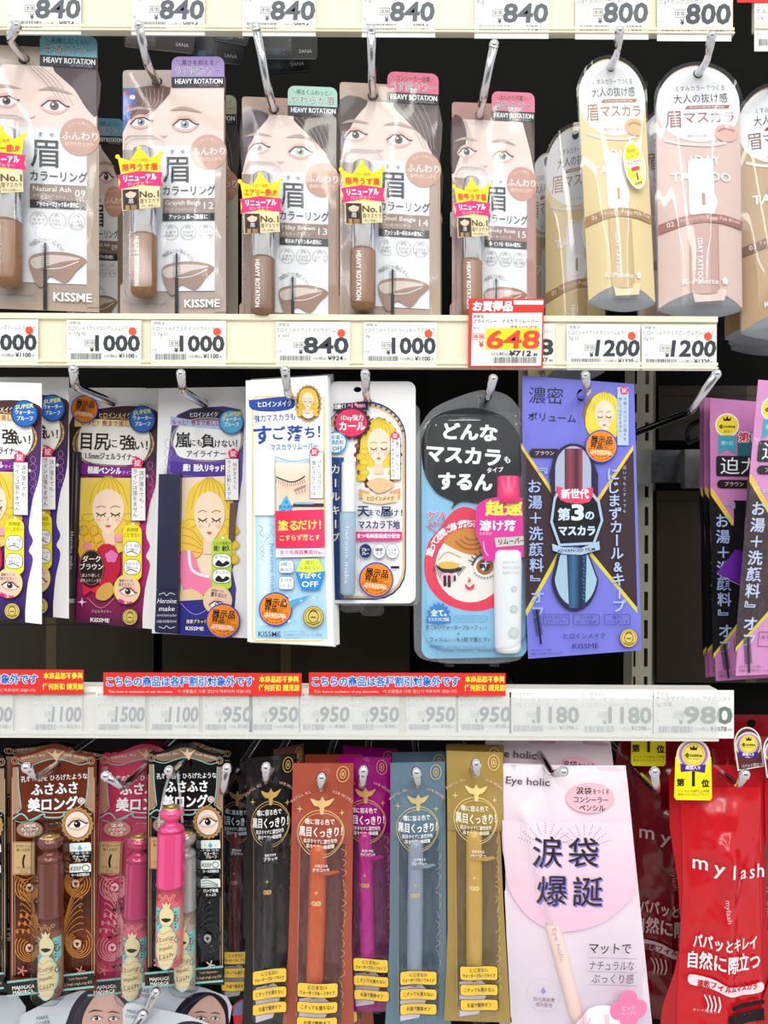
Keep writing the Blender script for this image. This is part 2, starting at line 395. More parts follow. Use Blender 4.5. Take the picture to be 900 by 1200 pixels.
H3 = [((31, 899), (66, 896), .015, 'ball-ended hook on the brown lash pack'), ((124, 909), (171, 897), .035, 'ball-ended hook on the pink lash pack'), ((198, 903), (213, 895), .008, 'ball-ended hook carrying the black lash pack and the loose pink tester'),
 ((266, 900), (277, 906), .03, 'ball-ended hook on the half-hidden dark liner pouch'), ((312, 899), (318, 903), .008, 'ball-ended hook on the black liner pouch'), ((377, 911), (378, 914), .002, 'ball-ended hook on the rust-orange liner pouch'),
 ((426, 903), (427, 905), .016, 'ball-ended hook on the magenta liner pouch'), ((488, 905), (489, 910), .004, 'ball-ended hook on the blue-grey liner pouch'), ((558, 895), (555, 899), .002, 'ball-ended hook on the gold liner pouch'),
 ((660, 904), (640, 896), .006, 'chrome hook on the pale pink concealer pencil pouch'), ((767, 904), (745, 902), .05, 'black-shaded hook between the pale pink pouch and the red pouches'), ((873, 907), (846, 906), .012, 'chrome hook on the front red lash pouch')]
for h in H3: hook(*h, Yb=-.018 if h[2] < .04 else -.004, Yt=-.028, r=.0027, ball=1.35)
# ---- steel cross bar and wire loops behind row two
def bar_behind():
    a = P(742, 527, .17); b = P(900, 566, .17); c = P(823, 520, .17)
    root = bpy.data.objects.new('cross_bar', None); COL.objects.link(root); root.location = (a.x, .17, b.z); root['label'] = 'horizontal steel cross bar behind the empty hook, with a bracket clipped on it'; root['category'] = 'cross bar'
    o = (a.x, .17, b.z)
    slab('bar', a.x - .01, a.x + .35, .17, .18, b.z, a.z, 'metal:74797c:.3', root, o)
    slab('bracket', P(742, 0, .165).x, P(765, 0, .165).x, .163, .17, P(0, 566, .165).z, P(0, 521, .165).z, 'metal:9a9b96:.35', root, o)
    slab('bracket', P(803, 0, .165).x, P(832, 0, .165).x, .16, .17, P(0, 568, .165).z, P(0, 523, .165).z, 'metal:9a9b96:.35', root, o)
bar_behind()
q = [P(900, 474, .06), P(850, 485, .09), P(822, 492, .12), P(810, 498, .13), P(806, 506, .135), P(806, 519, .14)]
o = wires('bent_wire', [(q, .0022), ([P(806, 519, .14), P(840, 505, .1), P(900, 488, .05)], .0018)], 'metal:3a3a3c:.25', None, q[0]); o['label'] = 'thin dark bent wire arm above the cross bar at the right'; o['category'] = 'wire arm'
q = [P(590, 500, .2), P(603, 470, .2), P(607, 455, .18)]
o = wires('bent_wire', [([P(604, 800, .03), P(598, 790, .05), P(600, 840, .06)], .002)], 'metal:3a3a3c:.25', None, P(604, 800, .03)); o['label'] = 'dark wire end beside the right tip of the third red banner'; o['category'] = 'wire arm'
# cardboard cartons stored behind the second row
def carton(x0, y0, x1, y1, Y, label, col):
    fr = Fr('storage_carton', label, 'carton', Y, (x0 + x1) / 2, y1)
    b = B(fr, 'print'); c = lin(col)
    b.plate([(x0, y0), (x1, y0), (x1, y1), (x0, y1)], 30, col); b.build('carton_body')
    a = B(fr, 'print', .2); m = (x0 + x1) / 2; a.rect(m - 6, y0, m + 6, y1, mix(col, '8a7a50', .25)); a.line([(x0 + 2, y0 + 12), (x1 - 2, y0 + 12)], 1, '050403'); a.build('packing_tape')
carton(190, 690, 480, 820, .2, 'dark brown carton behind the shelf, below the remover cards', '2c2618')
carton(770, 575, 990, 800, .2, 'dark brown carton behind the shelf, right of the slotted upright', '332a1a')
carton(-60, 720, 180, 830, .2, 'dark olive carton behind the shelf at the left, above the red banner', '2a2618')
carton(772, 452, 990, 516, .21, 'dark carton behind the empty hook, above the cross bar', '2b2419')
# ---------------------------------------------------------------- price tags
def tag(x0, y0, x1, y1, price, tax, l1, l2, label, ink='343c45', dot=True, Y=-.0056, code='1-11', sl=.004, paper='f1f0ea', l0='伊勢半', it=0, cols=None, torn=False, grp=None):
    W, H = x1 - x0, y1 - y0; M = (W / 87, 0, x0, sl * W / 87, H / 52, y0)
    fr = Fr('price_tag', label, 'price tag', Y, 43, 52, M, grp)
    b = B(fr, 'print'); b.plate([(0, 0), (87, 0), (87, 52), (0, 52)], .4, paper); b.build('tag_paper')
    a = B(fr, 'print', .05); g = cols or '6f767c'
    a.t(l0, 3, 3.6, 4.6, g, an='l'); a.t(l1, 2, 9.5, 6, g, w=min(82, 6.2 * len(l1)), an='l'); a.t(l2, 3, 15.6, 5.4, g, an='l')
    a.box(21.5, 23.5, 33, 30, .5, g); a.t('本体', 27.3, 26.8, 5, g, w=10); a.t('¥', 29.5, 34.5, 7.5, ink, b=.03)
    n = len(price); a.t(price, 85, 26.5, 25.5, ink, w=17.2 * n if n == 3 else 51, b=.034, an='r', it=it)
    a.t(code, 1, 34, 3.6, g, an='l'); a.bars(5, 39, 41, 46, g, int(price) + int(x0)); a.t('10%税込', 44, 42, 4.6, g, w=16, an='l'); a.t('¥' + tax.split('.')[0], 61, 41.5, 7, ink, w=18, b=.02, an='l'); a.t('.' + tax.split('.')[1], 79.5, 42.2, 5, ink, an='l')
    a.build('printed_lettering')
    if dot: c = B(fr, 'print', .45); c.ell(77, 13, 4.6, 4.6, 'f0532d'); c.build('red_dot_sticker', 'small round red sticker')
    return fr
S_ = [(8, -22, 95, 40), (154, -21, 240, 41), (284, -20, 370, 42), (424, -19, 510, 43.5), (556, -17, 643, 45)]
NM = ['ヘビロテカラーアイブロウＥＸ０９', 'ヘビロテカラーアイブロウＥＸ１２', 'ヘビロテカラーアイブロウＥＸ１３', 'ヘビロテカラーアイブロウＥＸ１４', 'ヘビロテカラーアイブロウＥＸ１５']
PO = ['leftmost', 'second from left', 'third from left', 'fourth from left', 'fifth from left']
for i, q in enumerate(S_): tag(q[0], q[1], q[2], q[3], '840', '924.00', NM[i], '８ｇ', 'white 840 yen price tag on the top rail, %s' % PO[i], dot=False, ink='5b636c', l0='伊勢半', code='1-%d' % (i + 3), it=.1)
tag(674, -19, 760, 46, '800', '880.00', 'ワンデイタトゥー眉マスカラ０１', '21g F ミルクベージュ', 'white 800 yen price tag directly above the yellow tattoo pouch', dot=False, ink='5b636c', it=.1)
tag(770, -18, 857, 48, '800', '880.00', 'ワンデイタトゥー眉マスカラ０２', '21g F ピンクブラウン', 'white 800 yen price tag directly above the pink tattoo pouch', dot=False, ink='4a525b', it=.1)
tag(884, 3, 971, 60, '800', '880.00', 'すみカラー眉マスカラ０３', '21g', 'price tag under a red strip on the next bay at the top right corner', dot=False, l0='コジット')
fr = Fr('red_header_strip', 'red strip above the price tag at the top right corner', 'sign strip', -.0062, 930, 0); b = B(fr); b.plate([(864, -20), (980, -20), (980, 3), (864, 3)], .5, 'd8281e'); b.build('strip_card')
a = B(fr, 'print', .1); a.t('お買得品', 925, -9, 14, 'fff', b=.03); a.build('printed_lettering')
L2 = [(-43, '0 1000', 'ヒロインメイクＳＰロングＳジェルライナー', '0. 07g 01', 'the leftmost one, cut by the frame'), (78, '1000', 'ヒロインメイクＳＰロングＳジェルライナー', '0. 07g 02', 'below the first two eyebrow packs'), (177, '1000', 'ヒロインメイクＳＰインパクトリキッド', '2. 5g 01', 'below the lilac-tab eyebrow pack')]
ys = {-43: 374, 78: 375, 177: 375.5}
for i, (x, p, l1, l2, w_) in enumerate(L2): tag(x, ys[x], x + 87.5, ys[x] + 52, '1000', '1100.0', l1, l2, '1000 yen tag with red dot on middle rail, ' + w_, code='1-1%d' % i)
tag(323, 377, 410, 430, '840', '924.0', 'ヒロインメイクＳＰマスカラリムーバー', '6. 6ml', '840 yen price tag with a red dot on the middle rail', code='1-13')
tag(426, 377.5, 512, 430.5, '1000', '1100.0', 'ヒロインメイクＳＰカールキープマスカラ', '6g', '1000 yen price tag with a red dot, left of the big red 648 tag', code='1-14')
tag(563, 379, 650, 432, '898', '987.80', 'プライバシー　マスカラリムーバー', '6ml', 'grey-inked price tag mostly hidden behind the red 648 tag', dot=False, Y=-.005)
tag(664, 380, 750, 433.5, '1200', '1320.00', 'ヒロインメイクＳＰボリューム＆カールＡＦ', '5g 02', '1200 yen tag with red dot, left one of the pair at the right end', it=.12, code='1-1')
tag(752, 380.5, 839.5, 434, '1200', '1320.0', 'ヒロインメイクＳＰロング＆カールＡＦ', '5g 01', '1200 yen tag with red dot at the very right end of the middle rail', it=.12, code='1-15')
# red-framed special price card
fr = Fr('special_price_card', 'large red-framed bargain price card reading 648 in red on yellow', 'price tag', -.0085, 593, 430)
b = B(fr); b.plate([(549.5, 350), (637.5, 350), (636, 430.5), (548.5, 430.5)], .6, 'dd2a20'); b.build('card_base')
a = B(fr, 'print', .1); a.poly([(602, 352), (636.6, 352), (636.4, 357), (602, 357)], 'f4f0ec').poly([(553.5, 367), (635.5, 366.5), (634, 428.5), (552, 428.5)], 'f3f1ee')
a.t('お買得品', 577, 359, 12.5, 'fff', w=46, b=.05, it=.1); a.t('黒龍堂', 554.5, 371, 4.4, '444', an='l'); a.t('プライバシー　マスカラリムーバー', 554.5, 376.6, 5.2, '222', w=76, an='l', b=.01)
a.t('6ml', 555, 384, 5, '888', an='l'); a.t('通常￥898(本体)', 614, 383.2, 4, '777', w=33); a.poly([(569, 384.5), (632.5, 384.5), (631.5, 409.5), (568.5, 409.5)], 'f8dc1e')
a.t('648', 600.5, 397.5, 29, 'e4472f', w=61, b=.032, it=.1); a.box(554.5, 391, 567.5, 398, .5, 'e4472f'); a.t('本体', 561, 394.5, 5.6, 'e4472f', w=12, b=.02); a.t('¥', 564, 403.5, 9, 'e4472f', b=.03)
a.t('10%税込', 586, 415, 5, '555', w=20); a.t('¥712', 609, 414, 8.5, '333', w=26, b=.04, it=.15); a.t('.80', 627, 415.5, 5, '333', b=.03); a.bars(578, 418.5, 628, 425.5, '777', 3); a.build('printed_lettering')
# bottom rail tags, inks paled to stand for glare over them
g3 = '8d979d'; k3 = '76868f'
T3 = [(-47, '1000', '1100.00'), (38, '1100', '1210.00'), (112, '1500', '1650.00'), (175, '1100', '1210.00'), (238, '950', '1045.00'), (292, '950', '1045.00'), (352, '950', '1045.00'), (410, '950', '1045.00'), (476, '950', '1045.00'), (537, '950', '1045.00')]
wh = ['cut by the left edge of the frame', 'under the first red banner', 'first below the second banner', 'second below the second banner', 'third below the second banner', 'last below the second banner', 'first below the third banner', 'second below the third banner', 'third below the third banner', 'last below the third banner']
cn = ['ＯＲ３０５', 'ＯＲ５０５', 'ＢＲ３３３', 'ＰＫ２０', 'ブラック', 'ブラウン', 'オレンジ', 'ピンク', 'グレー', 'ベージュ']
for i, (x, p, tx) in enumerate(T3): tag(x, 811, x + 58 if 0 < i < 9 else x + 62, 861, p, tx, 'マジョリカ　ラッシュ', '6g ' + cn[i], '%s yen tag on the bottom rail, %s' % (p, wh[i]), dot=False, ink=k3, cols=g3, it=.12, l0='資生堂')
tag(597, 810, 680, 863, '1180', '1298.00', 'アイホリック コンシーラーペンシル', '1. 07g ピンクベージュ', 'pale 1180 yen price tag on the bottom rail, right after the third banner', dot=False, ink='84918d', cols='a9b0ae', l0='リンクライン')
tag(680, 810, 765, 864, '1180', '1298.00', 'アイホリック コンシーラーペンシル', '1. 27g クリームベージュ', 'pale 1180 yen price tag on the bottom rail, beside the 980 tag', dot=False, ink='84918d', cols='a9b0ae', l0='リンクライン')
tag(766, 808.5, 860, 865, '980', '1078.00', 'オペラマイラッシュ アドバンスト', '5g 漆黒', '980 yen price tag sticking out past the right end of the bottom rail', dot=False, ink='76827e', cols='9aa09e', l0='イミュ', Y=-.0058)
def banner(x0, x1, xt, y0, y1, label):
    fr = Fr('red_banner', label, 'banner', -.0095, (x0 + x1) / 2, y1)
    b = B(fr); b.plate([(x0, y0), (x1, y0 + (x1 - x0) * .004), (x1, y1 + (x1 - x0) * .004), (x0, y1)], .5, 'e0322c'); b.build('banner_card')
    a = B(fr, 'print', .1); a.t('こちらの商品は各種割引対象外です', xt, (y0 + y1) / 2 - 2.5, 12, '2f74c8', w=172, b=.035, an='l', out=('e8f4ff', .1))
    a.t('This item is exclusion of any discounts.   이 상품들은 각종 할인이 적용되지 않습니다.', xt + 2, y1 - 4.3, 4.2, 'ffd8d4', w=168, an='l')
    a.t('本商品恕不參與', xt + 202, y0 + 8, 8, 'ffe94a', w=46, b=.03); a.t('任何折扣 請見諒', xt + 202, y1 - 8.5, 8, 'ffe94a', w=48, b=.03); a.build('printed_lettering')
banner(-130, 98, -128, 784, 813, 'red discount notice banner at the far left of the bottom rail, cut by the frame')
banner(121, 353.5, 125, 788, 814.5, 'red discount notice banner in the middle of the three on the bottom rail')
banner(362, 592.5, 366, 788, 814.5, 'red discount notice banner, rightmost of the three on the bottom rail')
# ---------------------------------------------------------------- shared drawing pieces
def eye(a, x, y, w, iris='6a4a38', lid='c98f7c', ang=0, brow=None):
    old = a.ang; a.rot(ang, x, y); h = w * .36
    a.poly(smooth([(x - w * .62, y + h * .1), (x - w * .3, y - h * 1.0), (x + w * .15, y - h * 1.15), (x + w * .62, y - h * .1), (x + w * .2, y + h * .9), (x - w * .3, y + h * .85)], n=3), mix(lid, 'f2d8cc', .25))
    a.poly(smooth([(x - w * .5, y + h * .1), (x - w * .22, y - h * .62), (x + w * .16, y - h * .66), (x + w * .5, y), (x + w * .18, y + h * .5), (x - w * .22, y + h * .52)], n=3), 'f6f1ee')
    a.ell(x, y - h * .05, w * .2, w * .2, iris, 16); a.ell(x, y - h * .05, w * .09, w * .09, '140e0c', 10); a.ell(x - w * .06, y - h * .22, w * .05, w * .05, 'fff', 8)
    a.line([(x - w * .55, y + h * .2), (x - w * .26, y - h * .6), (x + w * .14, y - h * .72), (x + w * .5, y - h * .12), (x + w * .64, y - h * .2)], w * .075, '2c1c18')
    if brow: a.poly(smooth([(x - w * .75, y - w * .62), (x - w * .1, y - w * .86), (x + w * .75, y - w * .62), (x - w * .1, y - w * .7)], n=3), brow)
    a.ang = old
def display_sticker(fr, x, y, r, d=.8, ang=5):
    d += 3.6
    b = B(fr, 'print', d + .05); b.plate(ellp(x, y, r, r * 1.02, 30), .3, '2446b4', d=d); a = b; a.ell(x, y, r * .93, r * .94, 'f58a22', 30); a.rot(ang, x, y); s = r / 19
    a.t('展示品', x, y - 7.5 * s, 9.5 * s, '1c1208', w=25 * s, b=.03); a.t('样品', x - 5.5 * s, y - .5 * s, 7 * s, '1c1208', b=.03); a.t('DISPLAY', x + 7 * s, y - 2 * s, 3 * s, '3a2408'); a.t('ITEM', x + 5 * s, y + 1.2 * s, 3 * s, '3a2408')
    a.line([(x - 15 * s, y + 3.3 * s), (x + 15 * s, y + 3.3 * s)], .4 * s, '7a3c08'); a.t('本品為展示樣品', x, y + 5.8 * s, 3.2 * s, 'ffe9c8', b=.03); a.t('請勿使用或拆封購買', x, y + 8.6 * s, 3 * s, 'ffe9c8', b=.03)
    a.arc('Please take it to the cash register', x, y, r * .8, 250, 110, 2.8 * s, '3a2408'); a.arc('It is not available', x, y, r * .62, 225, 135, 2.6 * s, '3a2408')
    b.rot(); return b.build('round_sticker', 'orange round display sticker with a blue rim')
def flower(a, x, y, r, col='e8285c', ch='掟', n=5):
    for i in range(n): t = 2 * math.pi * i / n - math.pi / 2; a.ell(x + r * .55 * math.cos(t), y + r * .55 * math.sin(t), r * .52, r * .52, col, 12)
    a.ell(x, y, r * .6, r * .6, col, 12)
    if ch: a.t(ch, x, y, r * 1.25, 'ffe8ee', b=.02)
def seal(a, x, y, r):
    a.ell(x, y, r, r * 1.05, '6a5a28').ell(x, y, r * .93, r * .98, 'd9c468').ring(x, y, r * .78, r * .82, r * .07, '8a7430').ring(x, y, r * .48, r * .55, r * .08, '5a4a1c').line([(x - r * .35, y - r * .5), (x, y - r * .7), (x + r * .35, y - r * .5)], r * .1, '5a4a1c')
    a.line([(x - r * .25, y + r * .05), (x + r * .25, y + r * .05)], r * .12, '5a4a1c').line([(x - r * .6, y + r * .5), (x, y + r * .75), (x + r * .6, y + r * .5)], r * .08, '5a4a1c')
# ---------------------------------------------------------------- top row: eyebrow colour packs on cards
def brow_pack(hx, hy, label, base, tab, tabtxt, l1, hair, shade, num, M=(1, 0, 0, 1), Y=.008, crown='限界うす眉', full=True, style=0, skin='ecd0c2', iris='5e4638', kx=0, tubecol='8a5c30', yaw=0, eye_x=None):
    sx, ky, kxx, sy = M; fr = Fr('eyebrow_mascara_pack', label, 'cosmetic pack', Y, 0, 0, (sx, kxx, hx, ky, sy, hy), 'eyebrow mascara packs on the top row', yaw=yaw)
    tabp = [(17, -14)] + [(17 + 8 - 8 * math.cos(t), -21 - 8 * math.sin(t)) for t in (0, .5, 1.05, 1.57)] + [(69 + 8 * math.sin(t), -21 - 8 * math.cos(t)) for t in (0, .5, 1.05, 1.57)]
    out = tabp + [(77, 255), (79, 258), (79, 277), (-42, 277), (-42, 240), (-39, 236), (-39, -10), (-38, -13), (-35, -14)]
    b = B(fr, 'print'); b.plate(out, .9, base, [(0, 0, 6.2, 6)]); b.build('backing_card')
    a = B(fr, 'print', .1)
    a.gpoly([(-39, 7), (76, 7), (76, 80), (-39, 80)], [mix(skin, 'fff', .15), skin, mix(skin, 'fff', .2)], 1, 8)
    if style == 0: # parted dark hair to the right
        a.poly(smooth([(30, 7), (52, 30), (66, 52), (77, 58), (77, 7)], n=3), hair)
        for i in range(4): a.line(smooth([(6 + i * 4, 8), (20 + i * 5, 22), (34 + i * 6, 40 + i * 3)], False), .6, mix(hair, skin, .4))
        a.poly([(-39, 7), (-22, 7), (-34, 26), (-39, 44)], mix(hair, skin, .3))
    elif style == 1: # patterned scarf left, brown fringe
        a.poly([(-39, 7), (-12, 7), (-30, 40), (-39, 60)], '4668a8')
        for i in range(7): a.ell(-35 + (i * 7) % 16, 12 + i * 6, 3.4, 2.8, ['b03a48', 'e8e4ec', '7a94cc'][i % 3], 10)
        a.poly(smooth([(-22, 7), (16, 7), (-2, 32), (-30, 44), (-24, 26)], n=3), hair)
        for i in range(6): a.line(smooth([(-18 + i * 5, 8), (-16 + i * 4, 26), (-28 + i * 3, 42)], False), .7, mix(hair, skin, .45))
    elif style == 2: # long fringe both sides
        a.poly(smooth([(-39, 7), (-6, 7), (-22, 30), (-34, 60), (-39, 78)], n=3), hair); a.poly(smooth([(24, 7), (77, 7), (77, 76), (62, 50), (40, 28)], n=3), hair)
        for i in range(5): a.line(smooth([(26 + i * 8, 8), (44 + i * 6, 30), (60 + i * 3, 60)], False), .7, mix(hair, skin, .35))
    else:
        a.poly(smooth([(-39, 7), (-24, 7), (-18, 30), (-27, 52), (-39, 76)], n=3), hair); a.poly([(60, 7), (77, 7), (77, 70), (70, 40)], hair)
        for i in range(4): a.line(smooth([(-26 + i * 2, 8), (-16 + i * 2, 34), (-24 + i * 2, 62)], False), .6, mix(hair, skin, .3))
    ex = eye_x or (-18, 32); bc = mix(hair, skin, .5)
    eye(a, ex[0], 48, 22, iris, 'd8a49a', -3, bc); eye(a, ex[1], 51, 25, iris, 'd8a49a', 4, bc)
    a.poly(smooth([(3, 62), (8, 66), (13, 62), (8, 64)], n=3), mix(skin, 'b07868', .5))
    a.rect(-10, 76, 66, 247, 'efeff3'); a.rect(66, 76, 79, 272, base)
    a.rect(17, -16, 77, -4, tab); a.poly([(17, -5)] + [(17 + 8 - 8 * math.cos(t), -21 - 8 * math.sin(t)) for t in (0, .5, 1.05, 1.57)] + [(69 + 8 * math.sin(t), -21 - 8 * math.cos(t)) for t in (0, .5, 1.05, 1.57)] + [(77, -5)], tab)
    a.rect(17, -5, 77, 7, '24282a'); a.t('HEAVY ROTAT/ON', 48, 0, 8.6, 'f4f4f4', w=54, b=.025); a.t('ヘビーローテーション', 60, 5, 3, 'ddd', w=24)
    a.t('＼' + l1 + '／', 47, -21.5, 7, '2c2c34', w=50); a.t(tabtxt, 47, -12, 11, '2a2c36', w=min(52, 11.5 * len(tabtxt)), out=('ffffff', .035))
    a.t('ま　ゆ', 24, 83, 6, '5a5c62'); a.t('眉', 22, 104, 34, '2c3240', w=29, b=.008); a.t('カラーリング', 37, 129, 12.5, '22242c', w=60, b=.01)
    a.ell(59, 84, 21, 21, mix(base, 'd89c86', .6) if full else 'd89c86'); a.t('ふんわり', 59, 83, 10.5, 'fff6f2', w=38, b=.01); a.t('自然な仕上がり', 59, 92, 5.2, 'fbe8e0', w=30); a.arc('うすーく色づく', 59, 84, 15.5, -50, 50, 4, 'fbe8e0')
    a.rect(7, 138, 66, 155.5, mix(base, '7a5c50', .45)); a.t(shade[0], 10, 143, 7.6, 'f8f2ee', w=40, an='l', b=.01); a.t(shade[1], 10, 151, 4.6, 'f4ece8', w=34, an='l'); a.t(num, 65, 146.5, 11.5, 'f8f2ee', an='r', w=11)
    a.rect(7, 155.5, 66, 164.5, '23262c'); a.t(shade[2], 36, 160, 6, 'f6f6f6', w=44, b=.03)
    for i, x in enumerate((16, 36, 56)): a.ring(x, 178, 8.8, 8.8, .5, 'a79c94', 22); a.t(('お湯で', 'テカらず', 'ふんわり')[i], x, 178, 3.6, '6c625c', w=12); a.t(('簡単オフ', 'こすれに強い', '美しい発色')[i], x, 182, 3.4, '6c625c', w=13); a.line(smooth([(x - 3, 173.5), (x, 171), (x + 3, 173.5)], False, 3), .7, '8c7a70')
    a.arc('地肌につきにくい', 23, 221, 21, -48, 62, 5.4, '4c4a4c')
    a.poly(smooth([(6, 222), (20, 214), (46, 213), (66, 220), (56, 232), (44, 246), (28, 240), (20, 252), (12, 246)], n=4), mix(base, '9c7464', .6)); a.poly(smooth([(8, 222), (30, 216), (60, 219), (38, 224), (14, 232)], n=4), mix(base, 'f6e8e0', .55)); a.line(smooth([(22, 232), (40, 230), (58, 222)], False), 1, mix(base, 'fff', .7))
    a.rect(21.8, 203, 24.2, 240, '2c2c30'); a.rect(21, 232, 25, 277, '1e2024')
    for i in range(13): a.line([(23 - 4.2, 206 + i * 2.3), (23 + 4.2, 205 + i * 2.3)], .5, '2c2c30')
    a.t('KISSME', 52, 262, 13, 'fff', w=40, b=.02)
    a.vt('HEAVY ROTATION', -34.5, 190, 3.2, 3.6, mix(base, 'fff', .5))
    a.build('printed_artwork')
    # tube held in the blister
    fr2 = B(fr, 'metal:e2e2e6:.1'); fr2.lathe(-11, [(84, 2), (85, 9), (88, 12), (120, 13.4), (187, 13.4)], 15); fr2.build('tube_cap', 'mirror-chrome cap of the mascara tube')
    t = B(fr, 'plas:%s:.28' % tubecol); t.lathe(-11, [(187, 14.2), (189, 14.8), (244, 14.6), (252, 14), (256, 11), (257, 4)], 15); tb = t.build('tube_body', 'glossy brown tube of eyebrow mascara')
    a = B(fr, 'print', 0, wrap=lambda x, y: 15 + math.sqrt(max(0, 14.9 ** 2 - (x + 11) ** 2)) + .1, step=3)
    a.t('HEAVY ROTATION', -15, 220, 8, 'f6efe6', w=56, ang=90, b=.03); a.build('tube_lettering', parent=tb)
    bl = B(fr, 'clear:fdfeff:.015:.07'); bl.rdome(-35, 70, 14, 262, 14, 31, 12, 3, d=.5); bl.rdome(-30, 262, 14, 273, 5, 10, 3, 0, d=.5); bl.build('blister', 'clear plastic blister over the tube')
    fm = B(fr, 'clear:fcfdff:.0:.1'); fm.sheet(lambda y: -38, lambda y: 76, -10, 268, lambda u, v, x, y: 2.2 + 5 * math.sin(math.pi * u) * (math.sin(math.pi * v)) ** .5 + 2.2 * NZ(x * .03, y * .022, hx) - (1.4 * abs(x) / 70), 20, 40)
    if full: fm.build('clear_film', 'thin clear shrink film over the card')
    # crown shaped sticker on the blister
    d = 32
    s = B(fr, 'print', d); s.rot(-2, -11, 110)
    s.plate([(-35, 101), (-22, 106), (-11, 92), (1, 104), (13, 99), (10, 121), (13, 121), (13, 136), (10, 137), (10, 160), (-32, 163), (-32, 137), (-35, 139), (-35, 122), (-32, 121)], .5, 'f6e018', d=d)
    for x, y in ((-35, 101), (-11, 92), (13, 99)): s.ell(x, y, 2.6, 2.6, 'f6e018', 12)
    s.poly([(-32, 136), (10, 136), (10, 160), (-32, 163)], 'eadcae'); s.poly(smooth([(-36, 122), (-12, 118), (14, 121), (12, 129), (14, 137), (-11, 134), (-36, 139), (-33, 130)], n=1), 'ec2474')
    s.t('ペロリ発売', -11, 106, 4.4, 'e06a20', w=18); s.t(crown, -11, 114, 8.6, 'e8383c', w=38, b=.03); s.t('リニューアル', -11, 126, 8.6, 'fff', w=36, b=.04, ang=-2); s.t('ロングセラー', -11, 132.5, 4.6, 'ffe0ec', w=27, ang=-2)
    s.rect(-31, 139, -13, 162, '4a3428'); s.ell(-22, 144, 6, 5, 'ecc8b4', 14); s.poly([(-29, 139), (-15, 139), (-17, 143), (-22, 141), (-28, 144)], '2c1a14'); s.rect(-29, 149, -15, 156, '1e1a1a'); s.t('眉', -22, 152.4, 6, 'eee'); s.rect(-28, 157, -24, 162, 'b08848'); s.rect(-22, 157, -16, 162, '9a744c')
    s.t('No.1', -1.5, 145, 10.5, '5a4628', w=21, b=.02); s.t('眉マスカラ', -1.5, 153, 6, '6a5638', w=21); s.t('※売上実績より', -1.5, 158.3, 3, '7a6a4c', w=19)
    s.build('crown_sticker', 'yellow crown sticker with pink ribbon')
    return fr
brow_pack(28, 69, 'eyebrow mascara pack with pale blue tab and number 09, cut off at the left edge', 'ae9c8c', '78b4c8', '王道カラー', '失敗しにくい', '4c3c40', ('Natural Ash', 'ナチュラルアッシュ', 'アッシュ〜ブラック系の髪色に'), '09', (1.1, .03, 0, 1.06), crown='エアリー感UP', style=0, yaw=.05)
brow_pack(184, 96, 'eyebrow mascara pack with lilac purple tab and number 12', 'b3a298', 'a48cc8', 'うす眉カラー', '黒さを抑える', '6c4c44', ('Grayish Beige', 'グレイッシュベージュ', 'アッシュ系〜濃髪に'), '12', (1.02, -.02, 0, .995), style=1, yaw=.03, iris='8a9aa0')
brow_pack(321, 128, 'eyebrow mascara pack with mint green tab and number 13', 'a58a78', 'a4ccbc', 'やわらか眉', '明るくふわっと', '3c2c28', ('Milky Brown', 'ミルキーブラウン', '明るめブラウン系の髪色に'), '13', (.965, .04, 0, .965), crown='エアリー感UP', style=2, iris='a8b890', tubecol='7c5230')
brow_pack(437, 112, 'eyebrow mascara pack with rose red tab, right of the mint one', 'b29c8a', 'cf6a84', 'うす眉カラー', 'コンシーラー効果', '5a4c48', ('Cool Beige', 'クールベージュ', 'アッシュ系〜明るめの髪色に'), '14', (1, .055, 0, 1), style=2, eye_x=(-20, 30), tubecol='86582a')
brow_pack(562, 134, 'eyebrow mascara pack with pink and chrome tab and number 15, behind the red price card', 'ac8278', 'd87890', '血色カラー', 'ほんのり可愛い', '4c2e28', ('Smoky Rose', 'スモーキーローズ', '赤・ピンク系・明るめの髪色に'), '15', (.83, .07, 0, .945), style=3, yaw=-.08)
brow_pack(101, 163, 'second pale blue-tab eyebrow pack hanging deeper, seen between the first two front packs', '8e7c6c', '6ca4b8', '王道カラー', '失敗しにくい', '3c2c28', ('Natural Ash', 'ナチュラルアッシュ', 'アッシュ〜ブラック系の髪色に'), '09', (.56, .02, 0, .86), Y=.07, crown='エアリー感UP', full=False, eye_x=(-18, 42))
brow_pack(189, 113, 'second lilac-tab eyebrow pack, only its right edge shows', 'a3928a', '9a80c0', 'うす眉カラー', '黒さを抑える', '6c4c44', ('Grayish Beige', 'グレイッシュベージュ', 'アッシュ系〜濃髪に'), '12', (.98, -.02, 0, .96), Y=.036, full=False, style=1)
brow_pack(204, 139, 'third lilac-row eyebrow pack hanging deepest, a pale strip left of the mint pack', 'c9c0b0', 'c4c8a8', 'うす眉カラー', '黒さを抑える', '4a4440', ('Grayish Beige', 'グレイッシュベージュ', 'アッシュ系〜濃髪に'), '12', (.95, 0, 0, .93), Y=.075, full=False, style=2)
brow_pack(444, 180, 'eyebrow pack hanging deeper behind the rose-tab pack, a thin strip at its right', 'b0a890', 'c8c4a4', 'うす眉カラー', 'コンシーラー効果', '3c3430', ('Cool Beige', 'クールベージュ', 'アッシュ系〜明るめの髪色に'), '14', (.93, .03, 0, .9), Y=.08, full=False, style=2)
